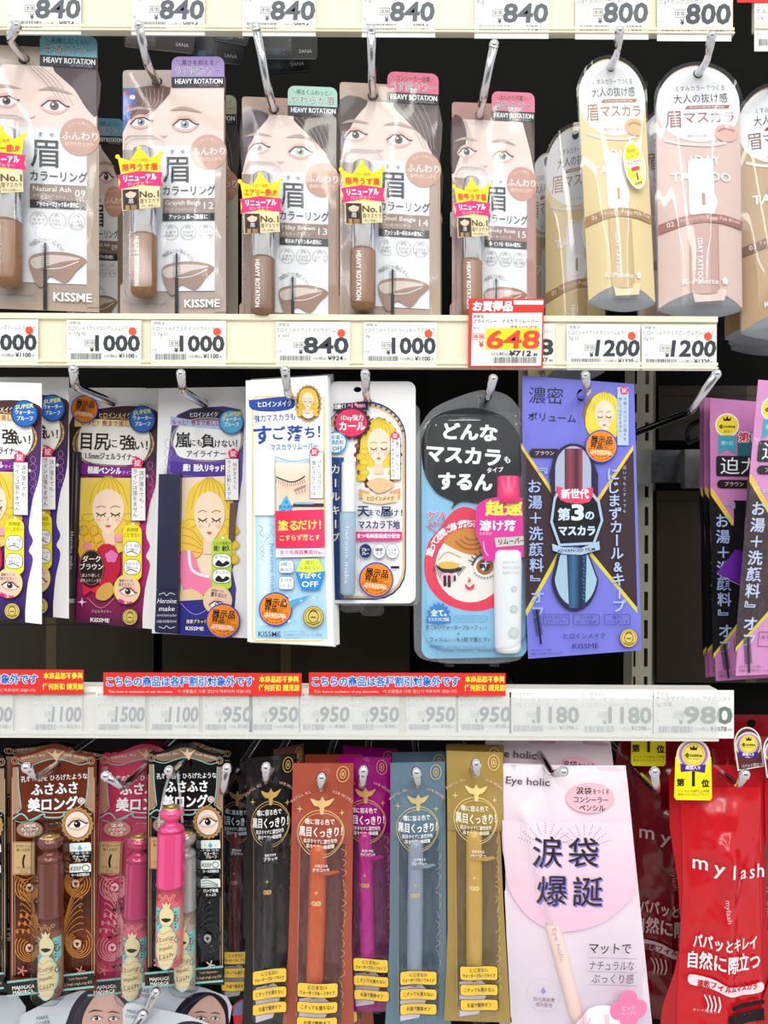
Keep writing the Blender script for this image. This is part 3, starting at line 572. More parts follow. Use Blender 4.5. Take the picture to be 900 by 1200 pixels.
# ---------------------------------------------------------------- top row: tattoo eyebrow pouches, bowed card in clear film
def brow_pouch(hx, hy, label, base, dark, num, name, M=(1, 0, 0, 1), Y=.004, badge=False, detail=True, film=True, yaw=0):
    sx, ky, kxx, sy = M; fr = Fr('eyebrow_mascara_pouch', label, 'cosmetic pouch', Y, 0, 0, (sx, kxx, hx, ky, sy, hy), 'bowed eyebrow mascara pouches on the top row', yaw=yaw)
    W = 48
    def bow(x, y, amp=17): return amp * max(0, 1 - (x / (W + .5)) ** 2) * max(0, min(1, (y + 12) / 210)) + 1.5
    out = ellp(0, 37, W, 47, 20, 180, 360) + [(W, 37), (W, 254)] + [(x, 254 + (262 - 254) * 0 + 0) for x in ()]
    bot = [(W - i * W * 2 / 14, 266 - 15 * (1 - ((W - i * W * 2 / 14) / W) ** 2)) for i in range(15)]
    hole = [(x, y) for x, y in ellp(0, 0, 5.5, 5.5, 14)]
    # front card: curved sheet
    def top(x): return 37 - 47 * math.sqrt(max(0, 1 - (x / W) ** 2))
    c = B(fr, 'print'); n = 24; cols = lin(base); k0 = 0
    xs = [-W + 2 * W * i / n for i in range(n + 1)]
    rows = 26
    for j in range(rows + 1):
        for x in xs:
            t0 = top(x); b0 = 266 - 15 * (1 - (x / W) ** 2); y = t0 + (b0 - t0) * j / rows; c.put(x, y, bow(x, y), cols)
    for j in range(rows):
        for i in range(n):
            q = j * (n + 1) + i; c.f.append((q, q + 1, q + n + 2, q + n + 1))
    c.sm = True; c.build('bowed_card')
    # lens shaped grey base seen from below, and the flap
    g = B(fr, 'print', 0); up = [(x, 266 - 15 * (1 - (x / W) ** 2)) for x in xs]; lo = [(x, 268 + 9 * (1 - (x / W) ** 2)) for x in xs]
    for i in range(n):
        k = len(g.v); g.put(*up[i], bow(up[i][0], 266) - .6, lin('a4a9b0')); g.put(*up[i + 1], bow(up[i + 1][0], 266) - .6, lin('a4a9b0')); g.put(*lo[i + 1], -2, lin('8c929a')); g.put(*lo[i], -2, lin('8c929a')); g.f.append((k, k + 1, k + 2, k + 3))
    g.build('grey_base', 'grey printed base of the pouch')
    bk = B(fr, 'print', 0)
    for j in range(5):
        for x in xs: t0 = top(x); bk.put(x, t0 + (268 + 9 * (1 - (x / W) ** 2) - t0) * j / 4, -2, lin('d8d8da'))
    for j in range(4):
        for i in range(n): q = j * (n + 1) + i; bk.f.append((q, q + 1, q + n + 2, q + n + 1))
    bk.build('back_card')
    fl = B(fr, 'print', 0, wrap=lambda x, y: 19); fl.plate([(-15, 250), (24, 249), (21, 261), (-12, 263)], .8, mix(base, 'fff', .12)); fl.build('flap')
    a = B(fr, 'print', .25, wrap=bow, step=5)
    top_e = ellp(0, 34, W - .5, 42, 24, 180, 360); a.poly(top_e + ellp(0, 40, W - .5, 40, 24, 0, 180), 'eeeef0')
    for x, yy in ((0, 0),): a.ell(0, 0, 5.6, 5.4, '1a1a1c', 16)
    ti = '26262a'
    a.t('くすみカラーでつくる', 2, 17, 7.5, '55555c', w=56, ang=-2); a.t('大人の抜け感', 2, 29, 12, ti, w=62, ang=-2); a.poly([(-17, 42), (-14, 38), (36, 36), (33, 40)], dark); a.t('NUANCE BROW MASCARA', 9, 39, 3.2, 'fff', w=40, ang=-2)
    a.t('眉', -30, 53, 22, dark, w=17, b=.0); a.t('マスカラ', 11, 51, 15, dark, w=58, ang=-2); a.t('軽やかに色づく', 0, 73, 4, mix(dark, 'fff', .4), w=30)
    a.line(smooth([(-40, 76), (-20, 82), (10, 84), (30, 80)], False), 3.4, 'e8dcd4'); a.ell(30, 69, 15, 10, mix(base, 'e8a080', .35)); a.line(smooth([(20, 68), (28, 64), (40, 66)], False), 2.2, mix(dark, base, .2))
    a.t('1DAY', 4, 101, 14, 'f4f0ee', w=34, b=.02); a.t('TATTOO', 0, 120, 14, 'f4f0ee', w=68, b=.03)
    a.rect(-16, 100, 13, 165, 'eeecec', 5); a.ell(3, 150, 13, 14, 'f4f2f2'); a.rect(-2, 140, 2, 154, mix(dark, base, .3)); a.t('イメージ', 0, 160, 3, '8c8c90')
    a.rect(-17, 176, 16, 251, mix(base, dark, .5)); a.rect(-17, 176, -15.5, 251, mix(base, dark, .75)); a.rect(15, 176, 16, 251, mix(base, dark, .7)); a.ell(0, 251, 16, 3, mix(base, dark, .5))
    a.poly([(-W, 172), (-20, 165.5), (0, 163.5), (24, 164.5), (W, 168), (W, 178), (24, 174), (0, 173), (-20, 175.5), (-W, 183)], dark)
    a.t(num, -36, 173.5, 8, 'f8eee8', ang=-6); a.t(name[0], -12, 169.5, 5.2, 'f8eee8', w=34, ang=-4); a.t(name[1], 24, 168.5, 6.4, 'f8eee8', w=42, ang=3)
    a.t('1DAY TATTOO', -6, 216, 7.6, 'f6f0ec', w=48, ang=90, b=.03); a.t('K-Palette', -5, 240, 8.6, 'f4eeea', w=40, b=.02); a.star(23, 239, 5, 3, 5, 'f4eeea')
    a.build('printed_artwork')
    if badge:
        s = B(fr, 'print', 20.6); s.rot(-12, 26, 118); s.plate(ellp(24, 116, 15, 27, 30), .5, 'fbfbf4', d=20.5); s.ell(24, 116, 13, 25, 'f3e27a'); s.ell(24, 101, 9, 8, 'f8ec28'); s.t('Best', 24, 99, 7, 'b03030'); s.t('ランキング', 24, 106, 4, '5a3010', w=18); s.rect(13, 110, 35, 118, 'fffbe8'); s.t('アイブロウ', 24, 114, 5.6, '333', w=20, b=.02)
        s.ell(17, 125, 4.5, 5, 'f6dc18'); s.ell(31, 125, 5, 6, 'f8f0a8'); s.rect(18, 118, 30, 122.5, 'e03c58', 2); s.t('1', 24.5, 129, 11, '3a3a10', b=.03); s.t('位受賞', 24, 137, 3.5, '333'); s.build('oval_award_sticker', 'white oval award sticker with yellow print')
    if film:
        fm = B(fr, 'clear:fdfdff:.03:.045'); tp = lambda x: 36 - 50 * math.sqrt(max(0, 1 - (x / (W + 4)) ** 2))
        nx, ny = 40, 40
        for j in range(ny + 1):
            for i in range(nx + 1):
                x = (-1 + 2 * i / nx) * (W + 3); y = tp(x) + (266 - tp(x)) * j / ny
                fm.put(x, y, bow(x * .96, y, 19) + 1.4 + .5 * NZ(x * .07, y * .004, hx) + .3 * math.sin(x * .2 + .5 * NZ(y * .008, 0, hy)), (1, 1, 1, 1))
        for j in range(ny):
            for i in range(nx): q = j * (nx + 1) + i; fm.f.append((q, q + 1, q + nx + 2, q + nx + 1))
        fm.sm = True; fm.build('clear_film', 'glossy clear film around the pouch')
    return fr
PK = ('e0c4b8', 'a8685c', '02', ('フォギーピンクブラウン', 'Foggy Pink Brown')); YL = ('e9d39a', 'b0854c', '01', ('フォギーミルクティー', 'Foggy Milk Tea')); BR = ('b8966c', '7c4c2c', '03', ('フォギーブラウン', 'Foggy Brown'))
def bp(hx, hy, label, c, M, Y, badge=False, film=True, yaw=0): brow_pouch(hx, hy, label, c[0], c[1], c[2], c[3], M, Y, badge, True, film, yaw)
bp(715, 80, 'front pale yellow tattoo eyebrow pouch with an oval award sticker', YL, (.8, .03, .05, 1.03), .004, True, yaw=-.05)
bp(817, 88, 'front pale pink tattoo eyebrow pouch, uncropped and widest of the row', PK, (1.02, -.0, .012, 1.03), .004)
bp(908, 112, 'front light brown tattoo eyebrow pouch cut by the right edge of the photo', BR, (.93, -.06, .02, 1.03), .012)
bp(674, 159, 'second yellow tattoo eyebrow pouch, half hidden left of the front yellow one', YL, (.72, -.1, 0, 1.05), .05, True, yaw=-.05)
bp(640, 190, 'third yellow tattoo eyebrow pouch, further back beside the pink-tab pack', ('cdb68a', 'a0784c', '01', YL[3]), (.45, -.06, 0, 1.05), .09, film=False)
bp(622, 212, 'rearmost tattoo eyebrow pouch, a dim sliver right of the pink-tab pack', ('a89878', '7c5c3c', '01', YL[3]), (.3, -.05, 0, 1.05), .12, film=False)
bp(792, 136, 'second pink tattoo eyebrow pouch, peeking out left of the front pink one', PK, (.93, -.04, 0, 1.03), .045)
bp(897, 132, 'second brown tattoo eyebrow pouch, its grey base showing under the front brown one', BR, (.98, -.03, 0, .985), .045, film=False)
bp(905, 150, 'third brown tattoo eyebrow pouch with its grey base lower in the stack', BR, (1.05, -.03, 0, .94), .07, film=False)
bp(905, 163, 'rearmost brown tattoo eyebrow pouch, lowest grey base at the right edge', BR, (1.0, -.03, 0, .915), .095, film=False)
# dark packs of the shelf above, seen from below behind the top rail
def dark_pack(x0, y0, x1, y1, Y, label, cols, txt, ang=6):
    fr = Fr('dark_cosmetic_pack', label, 'cosmetic pack', Y, (x0 + x1) / 2, y0); b = B(fr); b.rot(ang, (x0 + x1) / 2, y0)
    b.plate(rrp(x0, y0, x1, y1, 4), 1, cols[0]); b.build('backing_card')
    a = B(fr, 'print', .1); a.rot(ang, (x0 + x1) / 2, y0); a.rect(x0 + 3, y1 - 14, x0 + (x1 - x0) * .45, y1 - 3, cols[1]); a.ell(x0 + 20, y1 - 9, 5, 4, cols[2]); a.t(txt, x1 - 14, y1 - 10, 6, 'a8a8a8'); a.line([(x0 + 2, y1 - 1), (x1 - 2, y1 - 1)], .6, '666'); a.build('printed_artwork')
    f = B(fr, 'clear:fff:.02:.1'); f.rot(ang, (x0 + x1) / 2, y0); f.rdome(x0 + 3, y0, x0 + 40, y1 - 2, 4, 9, 4); f.build('blister')
dark_pack(150, 10, 232, 60, .07, 'dark brown cosmetic pack bottom hanging behind the top rail, left of the other dark ones', ('231a16', '3a2c24', '241c18'), 'SANA')
dark_pack(222, 12, 290, 74, .09, 'black cosmetic pack bottom with a blue patch behind the top rail', ('101214', '22303c', '3c5c74'), 'SANA')
dark_pack(258, -4, 300, 52, .06, 'small black cosmetic pack tight under the top rail', ('141416', '30424e', '46606c'), 'SANA', 10)
dark_pack(304, 0, 372, 70, .08, 'black cosmetic pack bottom left of the central hook', ('0e0f10', '182430', '28404c'), 'SANA', 0)
dark_pack(300, 8, 358, 86, .11, 'lower black cosmetic pack bottom above the mint-tab pack', ('0c0d0e', '1a242c', '223038'), 'SANA', -4)
# ---------------------------------------------------------------- middle row
HG = 'hair-framed portrait cards'
def portrait(a, cx, cy, w, h, hair='f2cf4a', skin='f8ddc4', curls=True):
    """plain generic lady: hair mass, oval face with lowered lids, small mouth"""
    a.poly(smooth([(cx - w * .72, cy - h * .05), (cx - w * .55, cy - h * .56), (cx, cy - h * .76), (cx + w * .58, cy - h * .54), (cx + w * .72, cy - h * .05), (cx + w * .6, cy + h * .5), (cx - w * .6, cy + h * .5)], n=4), hair)
    for i in range(7): t = -.9 + i * .3; a.line(smooth([(cx + w * .08 * t, cy - h * .78), (cx + w * .42 * t, cy - h * .55), (cx + w * .6 * t, cy - h * .15)], False), w * .02, mix(hair, '9a6a10', .6))
    if curls:
        for i in range(6):
            for sd in (-1, 1):
                x = cx + sd * w * (.56 + .12 * (i % 2)); y = cy + h * (.12 + .14 * i); a.ell(x, y, w * .2, h * .1, mix(hair, 'e0a820', .25 * (i % 2)), 14); a.ring(x, y, w * .17, h * .08, w * .02, mix(hair, '8a5a10', .6), 14)
    a.poly([(cx - w * .15, cy + h * .3), (cx + w * .15, cy + h * .3), (cx + w * .2, cy + h * .72), (cx - w * .2, cy + h * .72)], mix(skin, 'e0a888', .25))
    a.poly(smooth([(cx - w * .45, cy - h * .06), (cx - w * .34, cy - h * .36), (cx, cy - h * .5), (cx + w * .34, cy - h * .36), (cx + w * .45, cy - h * .06), (cx + w * .34, cy + h * .22), (cx, cy + h * .48), (cx - w * .34, cy + h * .22)], n=4), skin)
    for sd in (-1, 1):
        x = cx + sd * w * .2; y = cy + h * .03; a.line(smooth([(x - w * .13, y - h * .01), (x, y + h * .045), (x + w * .13, y - h * .01)], False), w * .035, '2a1c1c')
        for k in (-1, 0, 1): a.line([(x + k * w * .08, y + h * .03), (x + k * w * .12, y + h * .08)], w * .02, '2a1c1c')
        a.line(smooth([(x - w * .13, y - h * .12), (x, y - h * .16), (x + w * .13, y - h * .13)], False), w * .02, '8a5a30')
        a.ell(x + sd * w * .06, y + h * .14, w * .08, h * .04, mix(skin, 'f09a90', .45), 12)
    a.poly(smooth([(cx - w * .08, cy + h * .3), (cx, cy + h * .28), (cx + w * .08, cy + h * .3), (cx, cy + h * .34)], n=3), 'd8606a'); a.line([(cx + w * .01, cy + h * .12), (cx - w * .02, cy + h * .19)], w * .018, 'b07858')
def vtag(a, x0, y0, x1, y1, cols, em, step, fl=None):
    a.rect(x0 - .6, y0 - .6, x1 + .6, y1 + .6, '3a2a3a'); a.rect(x0, y0, x1, y1, 'f6f5f6')
    for (x, y, tx) in cols: a.vt(tx, x, y, em, step, '2a2a34')
    if fl: flower(a, fl[0], fl[1], fl[2])
# pencil liner cards, canonical x,y = the one at 60..185 px
def liner_card(M, label, Y, hx, hy, tint=('43264a', 'c22a78', '3c1838'), sticker=True, kind=0, yaw=0):
    fr = Fr('eyeliner_card', label, 'cosmetic card', Y, 133, 470, M, 'eyeliner display cards at the left of the middle row', yaw=yaw)
    b = B(fr); b.plate([(80, 455), (186, 455), (186, 738), (78, 727)], .9, 'f3f3f4', [(133, 470, 3.4)]); b.build('backing_card')
    a = B(fr, 'print', .1)
    shape = smooth([(82, 500), (86, 486), (100, 482), (132, 477), (160, 476), (184, 482), (186, 500), (184, 560), (176, 590), (171, 625), (176, 640), (171, 652), (176, 662), (170, 690), (167, 722)], False, 3)
    a.gpoly([(80, 500)] + shape[3:] + [(167, 737), (78, 727)], ['4a2820', tint[0], tint[1], tint[1], tint[2]], 1, 16)
    a.poly([(80, 500), (96, 500), (92, 600), (88, 727), (78, 727)], '3c241c')
    for i in range(5): a.ring(176, 545 + i * 9, 3 + i % 2, 4, .4, 'e88ac0', 10)
    a.ell(172, 558, 2, 2, 'fff', 8)
    a.poly(smooth([(112, 484), (133, 478), (158, 484), (160, 492), (108, 492)], n=3), '4a2820'); a.t('ヒロインメイク', 135, 487, 7.6, 'f4e6d0', w=37, b=.01, ang=1)
    a.ell(133, 520, 48, 31, 'b99a62'); a.ring(133, 520, 45, 29, 1.6, '5a4426', 40)
    for i in range(28): t = i * math.pi / 14; a.ell(133 + 46.5 * math.cos(t), 520 + 30 * math.sin(t), .9, .9, 'e6d29a', 6)
    a.poly(smooth([(92, 520), (97, 500), (118, 494), (150, 494), (172, 503), (176, 522), (168, 540), (148, 545), (112, 543), (96, 536)], n=4), 'f5f2ec')
    a.gpoly([(88, 490), (106, 491), (150, 493), (160, 492), (160, 501), (130, 500), (88, 500)], ['f0d080', 'faf0c0', 'e8c878'], 0, 6); a.t('もっと！夜まで美しい！', 128, 496.5, 7.6, 'b83a50', w=66, b=.02, ang=2)
    if kind == 0:
        a.t('目尻', 112, 517.5, 22, '2e1c1c', w=33, b=.02, ang=2); a.t('に', 133, 520, 12, '2e1c1c', b=.02); a.t('強', 150, 519, 19, '2e1c1c', b=.02); a.t('い！', 166, 522, 12.5, '2e1c1c', b=.02)
        a.t('1.5mmジェルライナー', 131, 535, 9.2, '2e1c1c', w=60, b=.02, ang=2)
    a.poly([(92, 541), (120, 546), (150, 547), (158, 545), (157, 558), (130, 560), (92, 555)], '7c2490'); a.t('極細ペンシル', 123, 551.5, 9, 'fff', w=39, b=.04, ang=2); a.t('タイプ', 150, 554, 5, 'f0d0f4', w=12)
    a.poly([(94, 560), (158, 560), (154, 640), (120, 660), (94, 650)], mix('f2cf4a', 'f8ddc4', .2)); portrait(a, 128, 600, 42, 54)
    a.poly(smooth([(96, 626), (110, 612), (126, 640), (120, 662), (96, 656)], n=3), 'e8b83c')
    for i in range(6): a.ring(100 + i * 4, 622 + (i % 3) * 9, 5, 6, .5, '9a6c18', 12)
    a.poly(smooth([(116, 642), (136, 640), (142, 668), (128, 690), (116, 680)], n=3), 'c41c40'); flower(a, 132, 652, 7, 'e07ac0', None); flower(a, 104, 640, 5, 'f08a9c', None); flower(a, 141, 630, 5, 'f4a0b4', None)
    a.ell(109, 665, 15, 21, '2e1a16'); a.ring(109, 665, 14, 20, .5, 'b08a60'); a.t('ダーク', 109, 655, 8, 'fff', w=21, b=.02); a.t('ブラウン', 109, 664, 8, 'fff', w=27, b=.02); a.t('黒より優しく', 108, 674, 4.4, 'f0e8e0', w=20); a.t('茶色よりくっきり', 108, 680, 4.4, 'f0e8e0', w=24)
    a.poly([(98, 684), (108, 690), (118, 685), (116, 696), (108, 692), (100, 698)], 'e4283c'); a.poly(smooth([(118, 688), (130, 682), (136, 692), (126, 703), (114, 700)], n=3), 'd8a850'); a.ell(98, 705, 2, 2, 'ffd8ff', 8); a.star(98, 705, 6, 1, 4, 'ffe8ff')
    a.line(smooth([(104, 700), (120, 712), (136, 700)], False), .6, 'c8a078'); a.t('KISSME', 119, 726, 6.6, 'fff', w=22, b=.02, ang=3); a.t('ジェルライナー', 121, 716, 4.4, 'e8c8d8', w=24, ang=3); seal(a, 154, 722.5, 9)
    vtag(a, 156, 549, 172, 610, [(167.5, 555, '涙が落ちても、'), (160, 553, 'ラインは落ちません')], 6.2, 6.3, (163, 543, 6.5)) if kind == 0 else None
    a.ell(168.5, 492, 15.5, 16, '16306c'); a.ell(168.5, 492, 14, 14.6, '2468bc'); a.t('SUPER', 168, 483.5, 6.8, 'e8f070', w=21, b=.03, ang=-8, it=.25); a.t('ウォーター', 169, 490.5, 5.8, 'fff', w=22, b=.025); a.t('プルーフ', 169, 497.5, 5.8, 'fff', w=18, b=.025)
    a.rect(146, 615, 168, 680, 'f4e62a', 8); a.ell(158, 614, 1.6, 1.6, 'fff', 8); a.t('長時間', 157, 621, 5.4, '4a4210', w=13); a.t('にじまない', 157, 627, 5.4, '4a4210', w=19)
    for yy, w1, w2 in ((643, '涙・汗・皮脂', 'に強い'), (664, 'やわらか', '濃密ジェル')):
        a.rect(147, yy - 9, 167, yy + 9, '5a4a28', 7); a.rect(147.6, yy - 8.4, 166.4, yy + 8.4, 'fafafa', 6.5); a.t(w1, 157, yy - 3.5, 4.2, '4a3c5c', w=16); a.t(w2, 157, yy + 1, 4, '4a3c5c', w=13); a.line(smooth([(150, yy + 5), (156, yy + 3), (163, yy + 6)], False, 3), .9, '3c3450')
    a.ell(151, 690, 15.5, 17.5, 'f0e030'); a.ell(151, 690, 14, 16, 'f0cdb4'); eye(a, 152, 693, 17, '4a2e20', 'd89a80', 12); a.t('極細ラインも', 150, 680, 3.8, '3c2c2c', w=16); a.t('描きやすい！', 150, 684.5, 4.2, '3c2c2c', w=18); a.arc('極細芯1.5mm', 151, 690, 15.5, 215, 160, 4.4, 'e02090', .04)
    a.build('printed_artwork')
    t = B(fr, 'plas:1e1420:.3'); t.lathe(92, [(530, 4), (531, 5), (640, 4.6), (702, 4.4)], 4, -.03); tb = t.build('pencil_barrel', 'dark pencil barrel with italic gold lettering')
    t = B(fr, 'metal:d8d8dc:.2'); t.lathe(86.6, [(701, 4.7), (706, 4.7)], 4, -.03); t.build('pencil_ring')
    t = B(fr, 'plas:4a2a24:.35'); t.lathe(86.4, [(706, 4.4), (724, 3.8), (728, 2)], 4, -.03); t.build('pencil_tip')
    a = B(fr, 'print', 9); a.t('Heroine make', 87.5, 645, 6, 'e8d8e0', w=44, ang=91); a.build('barrel_lettering', parent=tb)
    if sticker: display_sticker(fr, 101, 480, 16, 1.4, 8)
    return fr
I4 = (1, 0, 0, 0, 1, 0)
liner_card(I4, 'pencil eyeliner card with magenta edge and an orange disc at its top left', .062, 0, 0)
liner_card((1, 0, -138, .02, 1, -10), 'front pencil eyeliner card cut by the left edge, violet edged', .0, 0, 0, ('4a2a5c', '5a3aa0', '2c1c40'), False, yaw=.04)
liner_card((.96, 0, -98, 0, 1, -13), 'narrow visible strip of a pencil eyeliner card between the first two', .03, 0, 0, ('3c2450', '4a3490', '241838'), False)
liner_card((1, 0, -16, 0, .99, 4), 'plain white edge of a further eyeliner card behind the magenta-edged one', .085, 0, 0, ('43264a', 'c22a78', '3c1838'), False)
# liquid liner card
fr = Fr('eyeliner_card', 'violet waterproof liquid eyeliner card with a navy box and orange disc at the bottom', 'cosmetic card', .05, 240, 470, None, 'eyeliner display cards at the left of the middle row')
b = B(fr); b.plate([(186, 455), (293, 453), (292, 748), (178, 742)], 1, 'f2f3f5', [(240, 472, 3.5)]); b.build('backing_card')
a = B(fr, 'print', .1)
a.gpoly([(201, 500), (208, 486), (224, 479), (246, 477), (262, 476), (282, 480), (286, 495), (284, 560), (278, 600), (272, 640), (277, 655), (272, 668), (277, 690), (272, 746), (182, 741), (190, 600)], ['4a3c80', '6a50a8', '8468b8', '5a4aa0', '2a2c84'], 1, 14)
for i in range(9): a.ring(197, 520 + i * 11, 4, 5, .5, 'a894d8', 10)
a.poly(smooth([(208, 490), (220, 482), (246, 478), (268, 484), (270, 492), (212, 492)], n=3), '2e2440'); a.t('ヒロインメイク', 239, 486, 6.6, 'f0f0f4', w=32, b=.02, ang=-1)
a.ell(243, 515, 43, 26, 'b0a8a4'); a.ring(243, 515, 40, 24, 1.5, '6a6468', 36); a.poly(smooth([(204, 514), (212, 498), (236, 494), (266, 497), (281, 506), (281, 524), (268, 538), (216, 537), (205, 526)], n=4), 'f6f5f4')
a.poly([(200, 488), (230, 493), (262, 494), (262, 504), (230, 501), (200, 498)], 'b8c8ea'); a.t('もっと！夜まで美しい！', 231, 495.5, 7, 'b04a90', w=58, b=.03, ang=2)
a.t('嵐', 215, 516, 19, '20202c', b=.02); a.t('にも', 230, 519, 9, '20202c', w=14, b=.02); a.t('負', 244, 517, 17, '20202c', b=.02); a.t('けない！', 265, 520, 10, '20202c', w=26, b=.02); a.t('アイライナー', 242, 532, 9, '24242e', w=46, b=.01)
a.poly([(200, 540), (236, 545), (266, 542), (266, 556), (236, 558), (200, 553)], '50349c'); a.t('超！耐久リキッド', 239, 548.5, 8.8, 'fff', w=48, b=.05, ang=1)
a.poly([(212, 560), (270, 558), (268, 700), (212, 700)], 'f4dcc0'); portrait(a, 246, 606, 40, 60); a.poly(smooth([(213, 610), (224, 618), (238, 636), (234, 652), (214, 652)], n=3), 'ecc24c')
for i in range(4): a.line(smooth([(214, 618 + i * 9), (226, 622 + i * 8), (237, 636 + i * 4)], False), .6, 'a87818')
a.poly(smooth([(212, 650), (226, 646), (236, 672), (252, 682), (246, 696), (220, 694), (212, 676)], n=3), 'f080a8'); a.line(smooth([(222, 645), (226, 668), (246, 676)], False), 3.2, 'efe8f0')
a.poly(smooth([(212, 694), (226, 690), (240, 700), (232, 710), (212, 706)], n=3), 'e8c898'); a.poly([(211, 704), (272, 700), (272, 746), (210, 743)], '2c2a86'); a.line(smooth([(212, 706), (230, 720), (252, 708)], False), .6, 'b89cd0')
a.rect(217, 725, 246, 731, '1c1c2c', 3); a.t('漆黒ブラック', 231, 728, 4.8, 'e8e8f0', w=24, b=.02); a.t('KISSME', 229, 736, 6, 'fff', w=21, b=.02, ang=2); a.poly([(270, 590), (278, 588), (276, 632), (268, 640)], '6a5044')
vtag(a, 265, 538, 280, 586, [(276, 545, '何があろうと'), (269, 542, 'ラインは動じません')], 5.2, 5.2, (274, 532, 5.8))
a.rect(249, 631, 272, 690, 'bcd84a', 5); a.ell(262, 630, 1.6, 1.6, 'fff', 8); a.t('どんな場面も', 261, 636.5, 4.6, '2c3c10', w=20); a.t('超！耐久', 261, 642.5, 7, '2c3c10', w=19, b=.03)
for yy, w1 in ((657, '海・プールに'), (675, 'ダンスに')): a.rect(249.5, yy - 8.5, 272, yy + 8.5, '5a7a20', 7); a.rect(250.2, yy - 7.8, 271.3, yy + 7.8, 'fafafa', 6.5); a.t(w1, 261, yy - 4.5, 4.4, '2c2c34', w=16); a.poly(smooth([(253, yy + 5), (257, yy - 1), (262, yy + 3), (266, yy), (270, yy + 3), (262, yy + 7)], n=3), '1c1c24')
a.ell(256, 703, 17, 17, 'd8dc5c'); a.ell(256, 703, 15.5, 15.5, 'efc8b0'); eye(a, 256, 709, 18, '4c88b0', 'd89a80', 10); a.t('落ちない！', 257, 697, 6.4, '2c2c34', w=18, ang=8, b=.02); a.t('長時間メイクも', 256, 692, 3.4, '2c2c34', w=14, ang=8)
a.ell(272, 495, 14.5, 14.5, '2a58b4'); a.ell(272, 495, 13.2, 13.2, '58b0dc'); a.t('SUPER', 273, 486, 6.6, 'e8ee50', w=22, b=.04, ang=-8, it=.2); a.t('ウォーター', 272, 491.8, 5.6, 'fff', w=21, b=.03); a.t('プルーフ', 272, 498, 5.6, 'fff', w=17, b=.03)
a.build('printed_artwork')
t = B(fr, 'plas:1e2040:.35'); t.plate([(189, 556), (214, 556), (212, 690), (186, 690)], 9, d=10); t.plate([(186, 690.6), (212, 690.6), (211, 742), (184, 738)], 9, d=10); tb = t.build('navy_box', 'slim navy box holding the liner')
a = B(fr, 'print', 10.2); a.t('Heroine', 198, 703, 8, 'f0f0f8', w=22, it=.25); a.t('make', 198, 712, 8, 'f0f0f8', w=18, it=.25); a.t('smooth liquid eyeliner', 198, 719.5, 4.6, 'd8d8e8', w=23, it=.2); a.t('SUPER WATER PROOF', 198, 727, 4.4, 'd8d8e8', w=23); a.line(smooth([(189, 696), (195, 694), (198, 697), (202, 694), (208, 696)], False), .7, 'd8d8e8'); a.line(smooth([(189, 733), (195, 735), (198, 732), (202, 735), (208, 733)], False), .7, 'd8d8e8'); a.build('box_lettering', parent=tb)
display_sticker(fr, 262.5, 727, 20, 1.6, 5)
# super-water-proof round seals on the pencil liner cards
# remover card (stack of four)
def rem_plate(dx, dy, Y, label):
    fr = Fr('remover_card', label, 'cosmetic card', Y, 341 + dx, 466, None, 'white remover cards in a stack'); b = B(fr)
    b.plate([(288 + dx, 446 + dy), (384 + dx, 440 + dy), (391 + dx, 757 + dy), (290 + dx, 752 + dy)], 1, 'f6f6f6', [(341 + dx, 467 + dy, 4.5)]); b.build('backing_card'); return fr
fr = rem_plate(0, 0, -.001, 'white mascara remover card with a yellow border and an orange disc, front of its stack')
a = B(fr, 'print', .1)
a.box(296, 465, 380, 751, 2.2, 'ecd48c', 6); a.gpoly([(297.5, 600), (379, 600), (384, 749), (299, 748)], ['f6fafd', 'bfe2f4', 'a8d8f2'], 1, 8); a.rot(-1, 340, 600)
a.poly(smooth([(294, 468), (296, 468), (330, 465), (346, 466), (346, 478), (322, 482), (297, 479)], n=3), '2448a0'); a.rot()
a.t('ヒロインメイク', 322, 473.5, 7.6, 'fff', w=39, b=.02, ang=-2); a.t('強力マスカラも', 322, 489.5, 9, '3c5ca4', w=48, ang=-3, b=.01)
a.t('す', 308, 510, 24, '2148a0', b=.03, ang=-3); a.t('ご', 327, 508, 17, '2148a0', b=.02); a.t('落', 346, 508, 19, '2148a0', b=.025); a.t('ち', 363, 507, 15, '2148a0', b=.02); a.t('！', 374, 506, 17, '2148a0', b=.01); a.t('マスカラリムーバー', 345, 523.5, 8.6, '3c86c4', w=55, ang=-2, b=.01)
a.ell(361.5, 473, 14.5, 21, 'a8805a'); a.ring(361.5, 473, 13, 19.5, 1, '6a4a30')
for i in range(22): t = i * math.pi / 11; a.ell(361.5 + 14.6 * math.cos(t), 473 + 21 * math.sin(t), 1.5, 1.5, 'c09a6a', 8)
a.ell(361.5, 473, 11.5, 17.5, 'f7ecdc'); portrait(a, 361, 470, 15, 20, 'f0c840')
a.rect(298, 534, 322, 604, 'eef3f8', 2); a.line(smooth([(322, 535), (342, 541), (362, 538)], False), 1, '58a8d8'); a.line(smooth([(322, 539), (344, 544), (366, 540)], False), .8, '9ccce8')
a.gpoly([(323, 543), (362, 543), (379, 545), (380, 600), (325, 600)], ['f8e4d2', 'f2cdb4', 'f6dcc8'], 1, 8)
a.line(smooth([(324, 559), (334, 563), (342, 565), (350, 563), (358, 558)], False), 1.5, '2c2426')
for i in range(14): x = 325 + i * 2.4; y = 560 + 4.5 * math.sin(i * .24); a.line([(x, y), (x - 1 + i * .2, y + 6)], .5, '3c3032')
a.line([(345, 575), (352, 572), (359, 569)], 2.2, 'a08c90')
for i in range(4): a.line([(347 + i * 3.4, 574 - i * 1.3), (348 + i * 3.4, 580 - i)], 1, 'a08c90')
